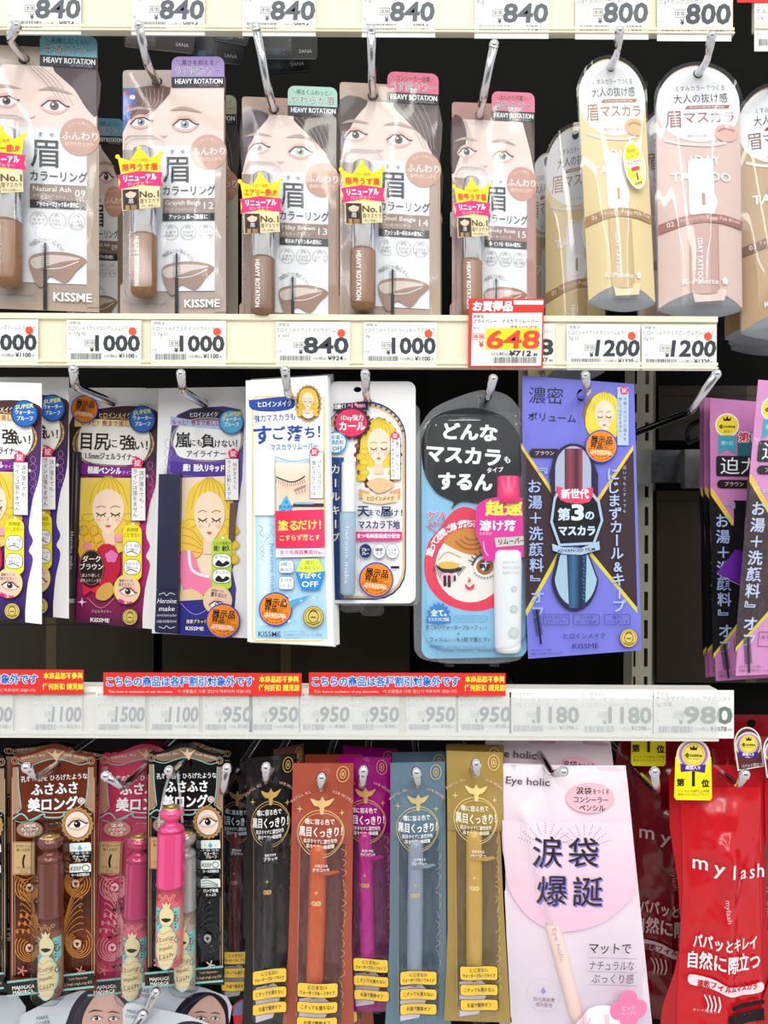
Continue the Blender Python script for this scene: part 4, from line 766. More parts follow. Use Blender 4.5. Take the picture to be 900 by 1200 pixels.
a.poly([(336, 580), (343, 594), (343, 600), (338, 604), (332, 603), (327, 598), (329, 592)], '58b4e4'); a.t('液', 336, 588.5, 4.5, '1c4c90'); a.t('たっぷり', 336, 594, 4.6, '1c4c90', w=17, b=.03); a.t('コーム', 337, 599, 4.6, '1c4c90', w=12, b=.03); a.rect(344, 590, 380, 594, '3c3438', 1.5); a.rect(346, 588.6, 368, 591, '88b8dc', 1)
vtag(a, 364, 530, 379, 584, [(375, 541, 'ストレスなく、'), (368, 543, '落とさなくては')], 5.6, 5.9, (369, 530, 5.2))
a.gpoly([(323, 599), (380, 597), (381, 641), (324, 642)], ['e42848', 'e8305c', 'e23a70'], 0, 4); a.t('塗る', 338, 616, 13, 'ffec5c', w=23, b=.02, ang=-1); a.t('だけ！', 363, 615, 13, 'ffec5c', w=27, b=.02, ang=-1); a.t('こすらず落とす', 352, 630, 7.6, 'fff0a0', w=47, b=.02, ang=-1)
a.poly([(324, 643), (381, 642), (381, 652), (324, 653)], 'f8e4ec'); a.t('まつ毛美容液成分in', 353, 647, 5.6, 'd83070', w=48, b=.02)
for yy, w1, w2 in ((664, '4種の', '無添加'), (683, '皮フ刺激', 'テスト済み')): a.rect(327, yy - 8, 345, yy + 7.5, '4a90cc', 4); a.rect(327.7, yy - 7.3, 344.3, yy + 6.8, 'f4fafe', 3.5); a.t(w1, 336, yy - 3, 5, '1c5ca8', w=13); a.t(w2, 336, yy + 3.5, 4.6, '1c5ca8', w=14)
hx_ = [(347, 671), (354.5, 654), (374, 654), (381.5, 671), (375, 691), (354, 691)]; a.poly(hx_, '2a8cd4'); a.poly([(347.4, 669.5), (354.5, 654.5), (374, 654.5), (381, 669), (364, 671)], 'dce84c'); a.t('目に', 364, 659, 4.8, '2a6c50', w=9); a.t('しみにくい', 364, 665, 4.8, '2a6c50', w=22); a.t('すばやく', 364, 674.5, 7, 'fff', w=25, b=.03); a.t('OFF', 364, 684, 9.5, 'fff', w=19, b=.02)
a.poly(smooth([(340, 704), (352, 700), (364, 697), (358, 702), (346, 708), (342, 712)], n=3), '58a8dc'); R = random.Random(5)
for i in range(30): a.ell(330 + R.random() * 50, 695 + R.random() * 34, .4 + R.random(), .4 + R.random(), ['7cc0e4', 'e8f6fc'][i % 2], 8)
seal(a, 368, 722, 12); a.t('KISSME', 317, 742, 9, '24486c', w=26, b=.01, ang=1); a.t('※１ ヘアケアコート成分', 346, 739.5, 3.2, '4c6c8c', w=24, an='c'); a.t('※2 保湿成分 マスカラリムーバー化粧品', 356, 743, 3.2, '4c6c8c', w=44); a.t('アルコールフリー', 344, 747, 3.2, '4c6c8c', w=18)
a.build('printed_artwork')
a = B(fr, 'gloss', .3); a.gpoly([(299, 602), (324, 601), (325, 732), (302, 733)], ['a8d4f0', 'd4ecf8', 'e4f4fc', 'b0d8f0', '9ccdec'], 0, 10); a.rect(299, 536, 323, 601, 'eff4f9', 2); a.box(299, 536, 323, 601, .5, 'd4e0ea', 2)
a.t('heroine make', 320, 668, 7.5, '6c9cc8', w=62, ang=89); R = random.Random(8)
for i in range(8): x = 302 + R.random() * 14; y = 606 + R.random() * 40; a.line(smooth([(x, y), (x + 5, y + 4), (x + 1, y + 9), (x + 6, y + 14)], False), .4, '88acd0')
a.build('tube_print', 'printed pale blue remover tube')
display_sticker(fr, 323.5, 713.5, 19.5, .9, 4)
rem_plate(2.5, 1, .007, 'plain white remover card edge directly behind the yellow-bordered one'); rem_plate(5, -1, .014, 'plain white remover card edge, second behind the yellow-bordered one'); rem_plate(7, -2, .021, 'plain white remover card edge, last behind the yellow-bordered one')
# white mascara base pack with rounded corners
fr = Fr('mascara_base_pack', 'white mascara base pack with rounded corners, navy arch border and orange disc', 'cosmetic pack', .012, 431, 468, None, 'white mascara base packs')
b = B(fr); b.plate(rrp(386, 447, 487, 707, 9), 1.2, 'f5f5f6', [(419, 456.5, 4.6, 3.2), (431, 470, 4)]); b.build('backing_card')
a = B(fr, 'print', .1)
arch = lambda x0, x1, yt, rb, yb: [(x0, yb)] + ellp((x0 + x1) / 2, yt + rb, (x1 - x0) / 2, rb, 16, 180, 360) + [(x1, yb)]
def full_arch(x0, x1, yt, rr, yb, r2): return ellp((x0 + x1) / 2, yt + rr, (x1 - x0) / 2, rr, 16, 180, 360) + [(x1, yb - r2)] + ellp(x1 - r2, yb - r2, r2, r2, 5, 0, 90) + [(x0, yb)]
a.poly(full_arch(380, 476, 470, 44, 703, 36), '1c3c80'); a.poly(full_arch(380, 474.5, 473, 42, 701, 35), 'e0c088'); a.poly(full_arch(384, 471.5, 477, 40, 698, 33), 'fafafb'); a.line(ellp(430, 514, 43, 40, 24, 200, 358), 2.6, 'd8b878'); 
for i in range(9): t = math.radians(275 + i * 9); a.star(430 + 43 * math.cos(t), 514 + 40 * math.sin(t), 2.6, 1, 4, '2c3c80')
a.poly([(386, 536), (403, 536), (403, 702), (386, 703)], '1c4484'); a.t('カールロック', 395.5, 620, 12, 'fff', w=1, b=.0) if 0 else a.vt('カールキープ', 393, 550, 12, 16, 'fff', b=.02)
a.ell(443, 533, 26, 42, '5c2c30'); R = random.Random(3)
for i in range(24): t = i * math.pi / 12; a.ell(443 + 25.5 * math.cos(t), 533 + 41 * math.sin(t), 3, 3, ['6c3a3c', '8a5a4a'][i % 2], 10)
a.ell(444, 534, 20.5, 36, 'fbf1e4'); portrait(a, 444, 524, 30, 44, 'f3d040'); a.poly(smooth([(430, 566), (444, 560), (462, 566), (456, 574), (444, 578), (436, 574)], n=3), 'ecc090')
a.poly([(421, 573), (433, 576), (433, 582), (421, 584)], 'd8a878'); a.poly([(469, 572), (457, 576), (457, 582), (469, 584)], 'd8a878'); a.poly(smooth([(425, 578), (445, 581), (466, 578), (466, 588), (445, 591), (425, 588)], n=1), 'ecd0a0'); a.t('ヒロインメイク', 446, 584.5, 6, '5a3c20', w=31, b=.02)
vtag(a, 458, 513, 469, 562, [(465.5, 520, '重力に屈しない'), (460.5, 518, 'まつ毛であるべきは')], 4.4, 4.9, (463, 511, 4.8))
a.poly([(391, 474), (431, 471), (432, 481), (391, 482)], '2c2450'); a.t('1日続く！', 398, 477, 6, 'fff', w=14, b=.03, ang=-3); a.t('+1.8mm', 418, 475.5, 7.4, 'ff9cb4', w=20, b=.05, ang=-3)
for i in range(18): t = i * math.pi / 9; a.ell(413 + 19.5 * math.cos(t), 496 + 17.5 * math.sin(t), 2.6, 2.6, '4a1c40', 8)
a.ell(413, 496, 19.5, 17, '4a1c40'); a.ell(412, 496, 18.5, 16, 'e83064'); a.t('1Day強力', 413, 490, 7.2, 'fff', w=26, b=.02); a.t('カール', 413, 500, 11.5, 'fff', w=30, b=.04)
a.ell(394, 519, 13, 13, '2c90d4'); a.ell(394, 519, 11.4, 11.4, 'eaf6fd'); a.t('お湯＋', 396, 513, 5.4, '2c80c8', w=14, b=.02); a.t('洗顔料', 396, 519, 5.4, '2c80c8', w=14, b=.02); a.t('OFF', 396, 526, 7, '2c80c8', w=12, b=.02)
a.t('天', 426, 599, 14, '1c2c5c', b=.03); a.t('まで', 439, 601, 9, '1c2c5c', w=14, b=.02); a.t('届', 452, 599.5, 13, '1c2c5c', b=.03); a.t('け！', 465, 601, 9, '1c2c5c', w=13, b=.02); a.t('マスカラ下地', 444.5, 615, 10.5, '1c2c5c', w=48, b=.03)
a.rect(417, 623, 471, 633, 'e43080'); a.t('まつ毛美容液成分配合', 444, 628, 5.8, 'fff', w=50, b=.03)
for i, (x, c1, w1, w2) in enumerate(((428.5, '1c2c5c', 'ブルー', 'グレー'), (444.5, 'f4f8fc', '繊維', '入り'), (460, 'f4f8fc', 'にじみ', 'にくい'))): a.ell(x, 645.5, 7.4, 8.6, '8090b0'); a.ell(x, 645.5, 6.8, 8, c1); tc = 'fff' if i == 0 else '2c3c70'; a.t(w1, x, 644, 4.4, tc, w=9, b=.02); a.t(w2, x, 648.5, 4.4, tc, w=8, b=.02)
a.rect(458, 663, 468, 666, '22242c'); a.line(smooth([(420, 690), (432, 699), (450, 701)], False), .6, '8a94b0'); a.build('printed_artwork')
t = B(fr, 'plas:f4f4f2:.3'); t.lathe(409, [(541, 6), (543, 8), (599, 8.6), (600, 8.6)], 8); t.build('tube_cap', 'white cap of the mascara base tube')
t = B(fr, 'plas:a9c3d8:.25'); t.lathe(408, [(600, 9.2), (602, 9.6), (694, 9), (697, 6)], 8); tb = t.build('tube_body', 'pale blue tube body')
a = B(fr, 'print', 17.7); a.t('heroine make', 408, 650, 6.5, 'eef6fc', w=66, ang=91); a.build('tube_lettering', parent=tb)
bl = B(fr, 'clear:fdfeff:.015:.06'); bl.rdome(396, 533, 421, 702, 8, 20, 7, 2, d=.5); bl.build('blister')
display_sticker(fr, 441, 679, 20, 1.6, 7)
for dx, dy, Y, lb in ((8, 18, .05, 'first'), (12, 22, .08, 'second')):
    f2 = Fr('mascara_base_pack', 'white mascara base pack edge behind the navy-arched one, %s behind it' % lb, 'cosmetic pack', Y, 431, 480, None, 'white mascara base packs'); b = B(f2); b.plate(rrp(388 + dx * .6, 452 + dy, 480 + dx, 690 + dy * .9, 8), 1.2, 'ecedee', [(431, 480, 4)]); b.build('backing_card')
    bl = B(f2, 'clear:f4f6f6:.25:.1'); bl.rdome(400 + (dx - 8) * 6, 560, 424 + (dx - 8) * 6, 698 + dy, 5, 16, 3, 2, d=.5); bl.build('blister')
# privacy style remover in a clear clamshell with black speech bubble
fr = Fr('remover_blister', 'clear clamshell with a black speech bubble, red round face print and white tube', 'cosmetic pack', .012, 568, 471)
b = B(fr); blue = [(494, 540), (500, 520), (616, 520), (616, 742)] + ellp(606, 758, 12, 12, 5, 0, 90) + ellp(506, 760, 12, 12, 5, 90, 180)
b.plate(blue, 1, '8fc8e8'); b.build('backing_card')
b = B(fr, 'gloss'); b.plate(smooth([(494, 530), (496, 510), (510, 488), (540, 479), (566, 480), (592, 490), (608, 512), (612, 545), (600, 578), (570, 590), (541, 588), (529, 596), (531, 588), (512, 578), (498, 556)], n=4), 2.2, '12161a', d=2.6); bb = b.build('speech_bubble_card', 'glossy black speech bubble shaped card')
a = B(fr, 'print', .2)
a.poly(smooth([(497, 662), (502, 636), (516, 618), (530, 600), (545, 594), (560, 600), (575, 618), (590, 634), (604, 662), (598, 694), (578, 712), (550, 716), (520, 706), (502, 686)], n=4), 'ee3454')
a.ell(551, 664, 41, 42, 'f4efe4'); a.poly(smooth([(520, 634), (534, 622), (556, 620), (584, 630), (590, 644), (570, 650), (550, 650), (530, 642)], n=4), 'd8882c')
for r in (10, 16, 22): a.line(ellp(553, 624, r, r * .9, 14, 10, 150), 2.4, 'a8601c')
a.arc('塗ってる間に溶け落ちる', 550, 662, 48.5, -76, 12, 9.6, 'fff', .03)
a.line(smooth([(514, 656), (524, 647), (540, 653)], False), .9, 'd8a04c'); a.poly(smooth([(512, 664), (526, 662), (541, 666), (536, 670), (520, 670)], n=3), '1c1818'); a.poly(smooth([(514, 660), (526, 658), (538, 661), (534, 666), (518, 666)], n=3), 'ecc050'); a.line(smooth([(511, 662), (518, 669), (528, 671), (540, 667)], False), 1.8, '1c1818')
for i in range(6): a.line([(511 + i * 1.6, 664 + i * .9), (507 + i * 2, 669 + i * 2)], .7, '1c1818'); a.line([(535 + i * 1.1, 669 - i), (538 + i * 1.6, 675 - i * 2)], .7, '1c1818')
a.ell(524, 677, 8, 6, 'f8b4c8', 18); a.rect(519.5, 674, 523, 687, '1c1818', 1.6); a.rect(524.5, 674, 528, 688, '1c1818', 1.6); a.rect(531.5, 674, 534, 681, '1c1818', 1.2)
a.ell(569, 665, 14, 11.5, 'f6f2ea'); a.ell(568, 664, 10, 9.6, 'a8641c'); a.ell(568, 663, 6.4, 6.4, '241810'); a.star(569, 660, 6, 1.6, 4, 'fff'); a.star(566, 667, 3.4, 1, 4, 'fff'); a.line(smooth([(553, 662), (560, 652), (572, 650), (584, 656)], False), 2, '1c1818')
for i in range(7): t = math.radians(205 + i * 16); a.line([(568 + 15 * math.cos(t), 664 + 13 * math.sin(t)), (568 + 21 * math.cos(t), 664 + 19 * math.sin(t))], 1, '1c1818')
for i in range(8): t = math.radians(50 + i * 14); a.line([(568 + 13 * math.cos(t), 665 + 11 * math.sin(t)), (568 + 16 * math.cos(t), 665 + 14 * math.sin(t))], .6, '1c1818')
a.poly(smooth([(549, 676), (552, 681), (548, 682), (549, 678)], n=2), 'c07830'); a.poly(smooth([(545, 684), (550, 688), (555, 684), (555, 689), (550, 691), (546, 689)], n=3), 'e83454')
a.line([(519, 600), (523, 624)], 1.2, 'e43c7c'); a.line([(500, 616), (511, 624)], 1.2, 'e43c7c'); a.t('ウソ', 510, 604, 11, 'e43c7c', w=19, b=.03, ang=-4, out=('ffffff', .07)); a.t('みたい！', 511, 614, 6.6, 'e43c7c', w=18, b=.03, ang=-6)
a.star(514, 719, 14, 10.5, 14, '2c80cc'); a.rect(500, 722, 528, 729, '2c80cc', 1); a.t('全て。', 514, 718, 8.4, 'fff', w=18, b=.04); a.t('マスカラに対応', 514, 725.5, 4.8, 'fff', w=25, b=.02); a.box(532, 721, 570, 728, .6, '5c9cc8', 2); a.t('マスカラリムーバー', 551, 724.6, 4.2, '3c80b4', w=33)
a.t('手ごわいウォータープルーフ', 529, 735, 6, '2c3c4c', w=60, b=.01); a.t('タイプ', 566, 736, 4, '2c3c4c', w=9); a.t('+', 537, 742, 7, '2c3c4c'); a.t('フィルム', 514, 749, 6, '2c3c4c', w=21, b=.01); a.t('タイプ', 529, 750, 4, '2c3c4c', w=8); a.t('も1発で落とす♪', 554, 749, 6, '2c3c4c', w=39, b=.01); a.t('美容液配合・にじみにくい・クレンジング', 536, 757, 3.6, '2c78b4', w=66)
a.build('printed_artwork')
a = B(fr, 'print', 2.8); a.t('PRIVACY', 548, 491, 4.4, '8a94a0', w=20, ang=3); a.t('どんな', 551, 507, 21, 'fff', w=62, b=.05, ang=3); a.t('マスカラ', 543, 534, 22, 'fff', w=86, b=.05, ang=4); a.t('も', 594, 539, 9, 'fff', b=.03); a.t('するん', 545, 565, 22, 'fff', w=62, b=.05, ang=2); a.t('タイプ', 580, 551, 6.5, 'fff', w=19, b=.03, ang=-4); a.build('bubble_lettering', 'white hand-drawn lettering', bb)
b = B(fr, 'gloss', 3); b.plate(smooth([(556, 606), (560, 590), (580, 583), (612, 584), (616, 590), (616, 650), (596, 644), (584, 650), (575, 657), (566, 655), (563, 640), (556, 622)], n=3), 2, 'e8289c', d=12); ps = b.build('pink_splash_label', 'magenta splash shaped label')
a = B(fr, 'print', 12.3); a.t('超速', 589, 596, 18, 'f4f03c', w=42, b=.05, out=('e8289c', .1)); a.t('溶け落ち', 590, 616, 12.5, 'fff', w=58, b=.05) if 0 else a.t('溶け落', 582, 616, 13, 'fff', w=42, b=.04); a.poly([(578, 630), (614, 628), (614, 638), (580, 641)], 'd4cfc4'); a.t('リムーバー', 598, 634, 7.4, '2c2424', w=30, b=.03, ang=-3); a.t('※当社比', 568, 625, 4, 'f8d0e4', w=15); a.line(smooth([(565, 634), (567, 645), (571, 651)], False), 1.6, 'f8a8d8'); a.build('splash_lettering', parent=ps)
t = B(fr, 'plas:f01e6e:.25'); t.lathe(595, [(558, 10), (559.5, 13), (584, 13.6), (590, 14)], 8, sq=.6); t.build('tube_cap', 'hot pink cap of the remover tube')
t = B(fr, 'plas:f3f4f5:.3'); t.lathe(594, [(644, 12), (647, 15.5), (660, 16.4), (757, 15.4), (763, 13), (764, 8)], 9, sq=.6); tb = t.build('tube_body', 'white tube body with three grey dots')
a = B(fr, 'print', 18.9, wrap=lambda x, y: -max(0, (x - 594)) ** 2 * .018, step=4); a.t('PRIVACY', 597, 658, 4.6, 'c4c8ca', w=20); a.t('MASCARA', 597, 664, 4.6, 'c4c8ca', w=20); a.t('REMOVER', 597, 670, 4.6, 'c4c8ca', w=20)
for x, y, r in ((600, 689, 3.6), (600, 712, 4.6), (600, 739, 6.4)): a.ell(x, y, r, r, 'c8cfcb', 18); a.ell(x, y, r * .6, r * .6, 'd6dbd8', 14)
a.build('tube_lettering', parent=tb)
shell = smooth([(486, 540), (488, 512), (504, 482), (534, 466), (566, 457), (592, 462), (608, 478), (618, 510), (619, 600), (619, 740), (612, 770), (592, 776), (550, 778), (506, 775), (488, 766), (485, 740), (485, 640)], n=4)
b = B(fr, 'clear:f0f4f6:.1:.1'); b.plate(shell, .6, holes=[(568, 471, 5)], d=-.8); b.build('clear_back', 'clear plastic back sheet of the clamshell')
b = B(fr, 'clear:fbfdff:.03:.06'); b.rdome(497, 486, 617, 760, 26, 24, 10, 3, d=.6); b.rdome(511, 758, 598, 777, 6, 14, 3, 0, d=.6); b.rdome(520, 774, 532, 780, 2, 12, 1, 0, d=.6); b.rdome(572, 774, 584, 780, 2, 12, 1, 0, d=.6); b.build('clear_front', 'bulged clear front shell')
# cross-printed volume cards
def cross_card(M, label, Y, base='7678d8', dark='3c2c34', title=('濃密', 'ポリューム'), kind=0, yaw=0, ink='9fb4e0', grp='cross-printed mascara cards'):
    fr = Fr('mascara_card', label, 'cosmetic card', Y, 681, 464, M, grp, yaw=yaw)
    out = [(612, 440), (743, 450), (746, 560), (752, 762), (619, 772), (613, 600)]
    b = B(fr); b.plate(out, 1, base, [(681, 463, 5, 7)]); b.build('backing_card')
    a = B(fr, 'print', .1)
    if kind == 0:
        a.poly([(610.5, 524), (654, 588), (702, 588), (742, 524), (747, 718), (694, 650), (652, 650), (616, 722), (613, 600)], dark)
        a.poly([(610.3, 519), (611, 526), (654, 590), (656, 586)], 'e8c84c'); a.poly([(742, 521), (742.3, 527), (699, 592), (697, 588)], 'e8c84c'); a.poly([(653, 648), (656, 652), (617, 722), (615.5, 716)], 'd8cc48'); a.poly([(690, 650), (693, 647), (746.5, 712), (747, 719)], 'd8cc48')
        a.t(title[0], 640, 464, 21, '222038', w=40, ang=2); a.t(title[1], 647, 489.5, 11, '222038', w=56, b=.01, ang=3)
        a.ell(702, 492, 17, 25, '4a3c4c')
        for i in range(16): t = math.pi + i * math.pi / 14; a.ell(703 + 18 * math.cos(t), 488 + 25 * math.sin(t), 3, 3.2, '8a7468', 8)
        a.poly(smooth([(686, 500), (690, 474), (708, 462), (722, 476), (724, 510), (700, 516)], n=3), 'f0d040'); portrait(a, 708, 487, 25, 36, 'f2d84c', curls=False)
        a.rect(723, 454, 736, 522, 'b8cce8'); a.vt('今夜のボロボロ落ちを', 732, 468, 4.6, 5.2, '24243c'); a.vt('許してはなりません。', 726.5, 468, 4.6, 4.6, '24243c'); flower(a, 731, 458, 5)
        a.rect(620, 526, 656, 536, '34202c', 5); a.t('ブラウン', 638, 531.3, 5.6, 'e8e0e8', w=22)
    else:
        a.poly([(610.5, 548), (640, 590), (650, 700), (615, 745), (613, 600)], '0e0e12' if kind == 1 else dark); a.poly([(640, 560), (748, 560), (748, 700), (655, 700), (640, 640)], '0e0e12' if kind == 1 else dark); a.poly([(613, 545), (616, 548), (640, 584), (638, 590), (613, 554)], 'e8c84c'); a.poly([(655, 690), (658, 693), (618, 742), (616, 746), (616, 740)], 'd8cc48')
        a.ell(632, 472, 14, 14, 'f8f8f8'); a.ell(632, 472, 12.6, 12.6, 'f0d83c'); a.t('@cosme', 632, 473, 5.6, '2c2410', w=19, b=.03); a.poly([(627, 462), (628, 467), (636, 467), (637, 462), (634, 465), (632, 461), (630, 465)], '2c2410'); a.t('2021', 632, 479, 4, '2c2410', w=8)
        a.poly([(622, 484), (642, 484), (642, 506), (632, 500), (622, 506)], '3ca0b4'); a.t('第1位', 632, 493, 5, 'd0f0f4', w=14); a.rect(644, 480, 700, 508, '2c6c78'); a.t('第1位', 662, 486, 12, 'c82038', w=34, b=.03, out=('ffffff', .1))
        a.rect(619, 508, 710, 532, '16242c', 3); a.t('迫力', 646, 520, 21, 'f4f4f4', w=44, b=.0); a.rect(620, 536, 662, 546, '181014', 5); a.t('ブラウン', 640, 541, 6, 'e8e0e8', w=22)
    dy = 0 if kind == 0 else 14
    a.vt('『お湯＋洗顔料』オフ', 626, 552 + dy, 17, 18.4, ink, b=.02, dx=.4)
    if kind == 0:
        a.vt('にじまずカール&キープ', 718, 556, 16, 15.4, 'aebfe8', b=.02, dx=.75); a.vt('泣いてもこすっても', 731, 548, 4.6, 6.4, 'c8c8d8')
        a.poly([(643, 556), (648, 536)] + ellp(671, 546, 24, 26, 12, 200, 340) + [(700, 556), (700, 582), (646, 582)], '2a2440'); a.poly(ellp(671, 550, 21, 27, 14, 180, 360) + [(692, 576), (650, 576)], 'a8b4cc')
        a.poly([(652, 650), (690, 650)] + ellp(673, 672, 28, 44, 16, 10, 170), '2a2440'); a.poly([(656, 650), (688, 650)] + ellp(674, 672, 25, 38, 16, 10, 170), '9fc0d4')
        a.gpoly([(661, 526), (682, 526), (682, 575), (661, 575)], ['5c3040', '8c4458', '4a2434', 'a05068'], 0, 6); a.gpoly([(663, 640), (687, 640), (685, 712), (666, 712)], ['1c2c48', '3c6c94', '182440', '2c4468'], 0, 6)
        for i in range(12): a.line([(681 + R.random() * 3, 652 + i * 4.4), (684, 654 + i * 4.4)], .8, '4c8cc0')
        a.poly([(648, 584), (652, 576), (693, 576), (702, 588), (706, 610), (696, 638), (654, 640), (644, 612)], 'a8c0dc'); a.poly([(650.5, 586), (654, 579), (691, 579), (699, 589), (703, 610), (694, 635), (656, 637), (647, 611)], '14181c')
        a.poly(smooth([(651, 570), (664, 574), (680, 574), (694, 572), (690, 588), (672, 590), (656, 586)], n=2), 'e0446c'); a.t('新世代', 673, 579, 12, 'fff0f4', w=32, b=.04)
        a.t('第', 660, 603, 15, 'c8dcf4', b=.04); a.t('3', 676, 600, 25, 'd8e8fc', w=13, b=.05); a.t('の', 690, 604, 12, 'c8dcf4', b=.04); a.t('マスカラ', 675, 622, 12.5, 'c8dcf4', w=42, b=.05)
        a.poly([(646, 637), (658, 641), (680, 642), (701, 634), (702, 644), (680, 650), (658, 649), (647, 645)], 'a8c0dc'); a.t('ADVANCED FILM', 674, 644.5, 5.6, '24344c', w=44, ang=-3, b=.01)
        for x0, w1, w2 in ((636, 'ダマなしボリューム', 'スプーンブラシ'), (671, 'パンダ目', 'ガード処方'), (707, '強力！', 'カールキープ')): a.box(x0, 719.5, x0 + 30, 731.5, .6, '2c2c64', 1.5); a.t(w1, x0 + 15, 723, 4.4, '24245c', w=min(27, 6.2 * len(w1) * .6)); a.t(w2, x0 + 15, 728.3, 4.4, '24245c', w=24)
        a.t('ヒロインメイク', 684, 744.5, 7.4, '20203c', w=48, ang=-1); a.t('KISSME', 685, 756, 8, '20203c', w=30, ang=-1); seal(a, 735.5, 747, 10.5)
    else:
        a.box(640, 722, 700, 738, .6, '4c2c44'); a.t('ダマなしカーブブラシ', 668, 728, 5, '3c2034', w=50)
    for i in range(15): a.line([(627 + i * .3 - 4, 716 + i * 2 + dy), (627 + i * .3 + 4, 714 + i * 2 + dy)], 1, '20202c')
    a.line([(628, 714 + dy), (632, 745 + dy), (633, 754 + dy)], 2.4, '20202c'); a.t('※ダマになりにくい仕様', 633, 761, 3, '24244c', w=24, ang=-2); a.t('※洗顔料とお湯で落とせるフィルムタイプ', 640, 765, 3, '24244c', w=38, ang=-2)
    a.build('printed_artwork')
    return fr
R = random.Random(11)
fr = cross_card(None, 'blue-violet volume mascara card with a dark cross print and orange disc', .004)
display_sticker(fr, 703.5, 523.5, 19, .9, 4)
cross_card((1, 0, 220, .01, 1, 20), 'pink mascara card with yellow round award print, half behind the wrapped front one', .045, 'c880b8', '1c1418', kind=1)
cross_card((1, 0, 213, .01, .985, 26), 'pink mascara card behind the half-hidden one, only its left edge shows', .06, 'c078b0', '1c1418', kind=1)
cross_card((1, 0, 208, .01, .985, 27), 'rearmost pink mascara card edge left of the others', .075, 'b870a8', '1c1418', kind=1)
fr = cross_card((1.02, -.1, 310, .02, 1.05, -30), 'front pink mascara card in shiny crinkled film at the right edge', .0, 'd890c4', '3c2a30', kind=2, yaw=-.06, ink='c4d0ec')
f = B(fr, 'clear:fdfdff:.02:.06'); f.sheet(lambda y: 613, lambda y: 745, 442, 768, lambda u, v, x, y: 3.5 + 3.2 * NZ(x * .045, y * .022, 3) + 1.4 * NZ(x * .1, y * .05, 8), 50, 90); f.build('crinkled_film', 'crinkled clear wrapping film')
f2 = Fr('purple_leaflet', 'small purple leaflet corner between the two pink mascara cards', 'leaflet', .02, 862, 655); b = B(f2); b.plate([(840, 671), (862, 644), (885, 650), (880, 690)], .8, '5a1c8c'); b.build('leaflet_sheet'); a = B(f2, 'print', .1); a.line([(843, 674), (876, 690)], .8, 'b088d8'); a.build('printed_edge')
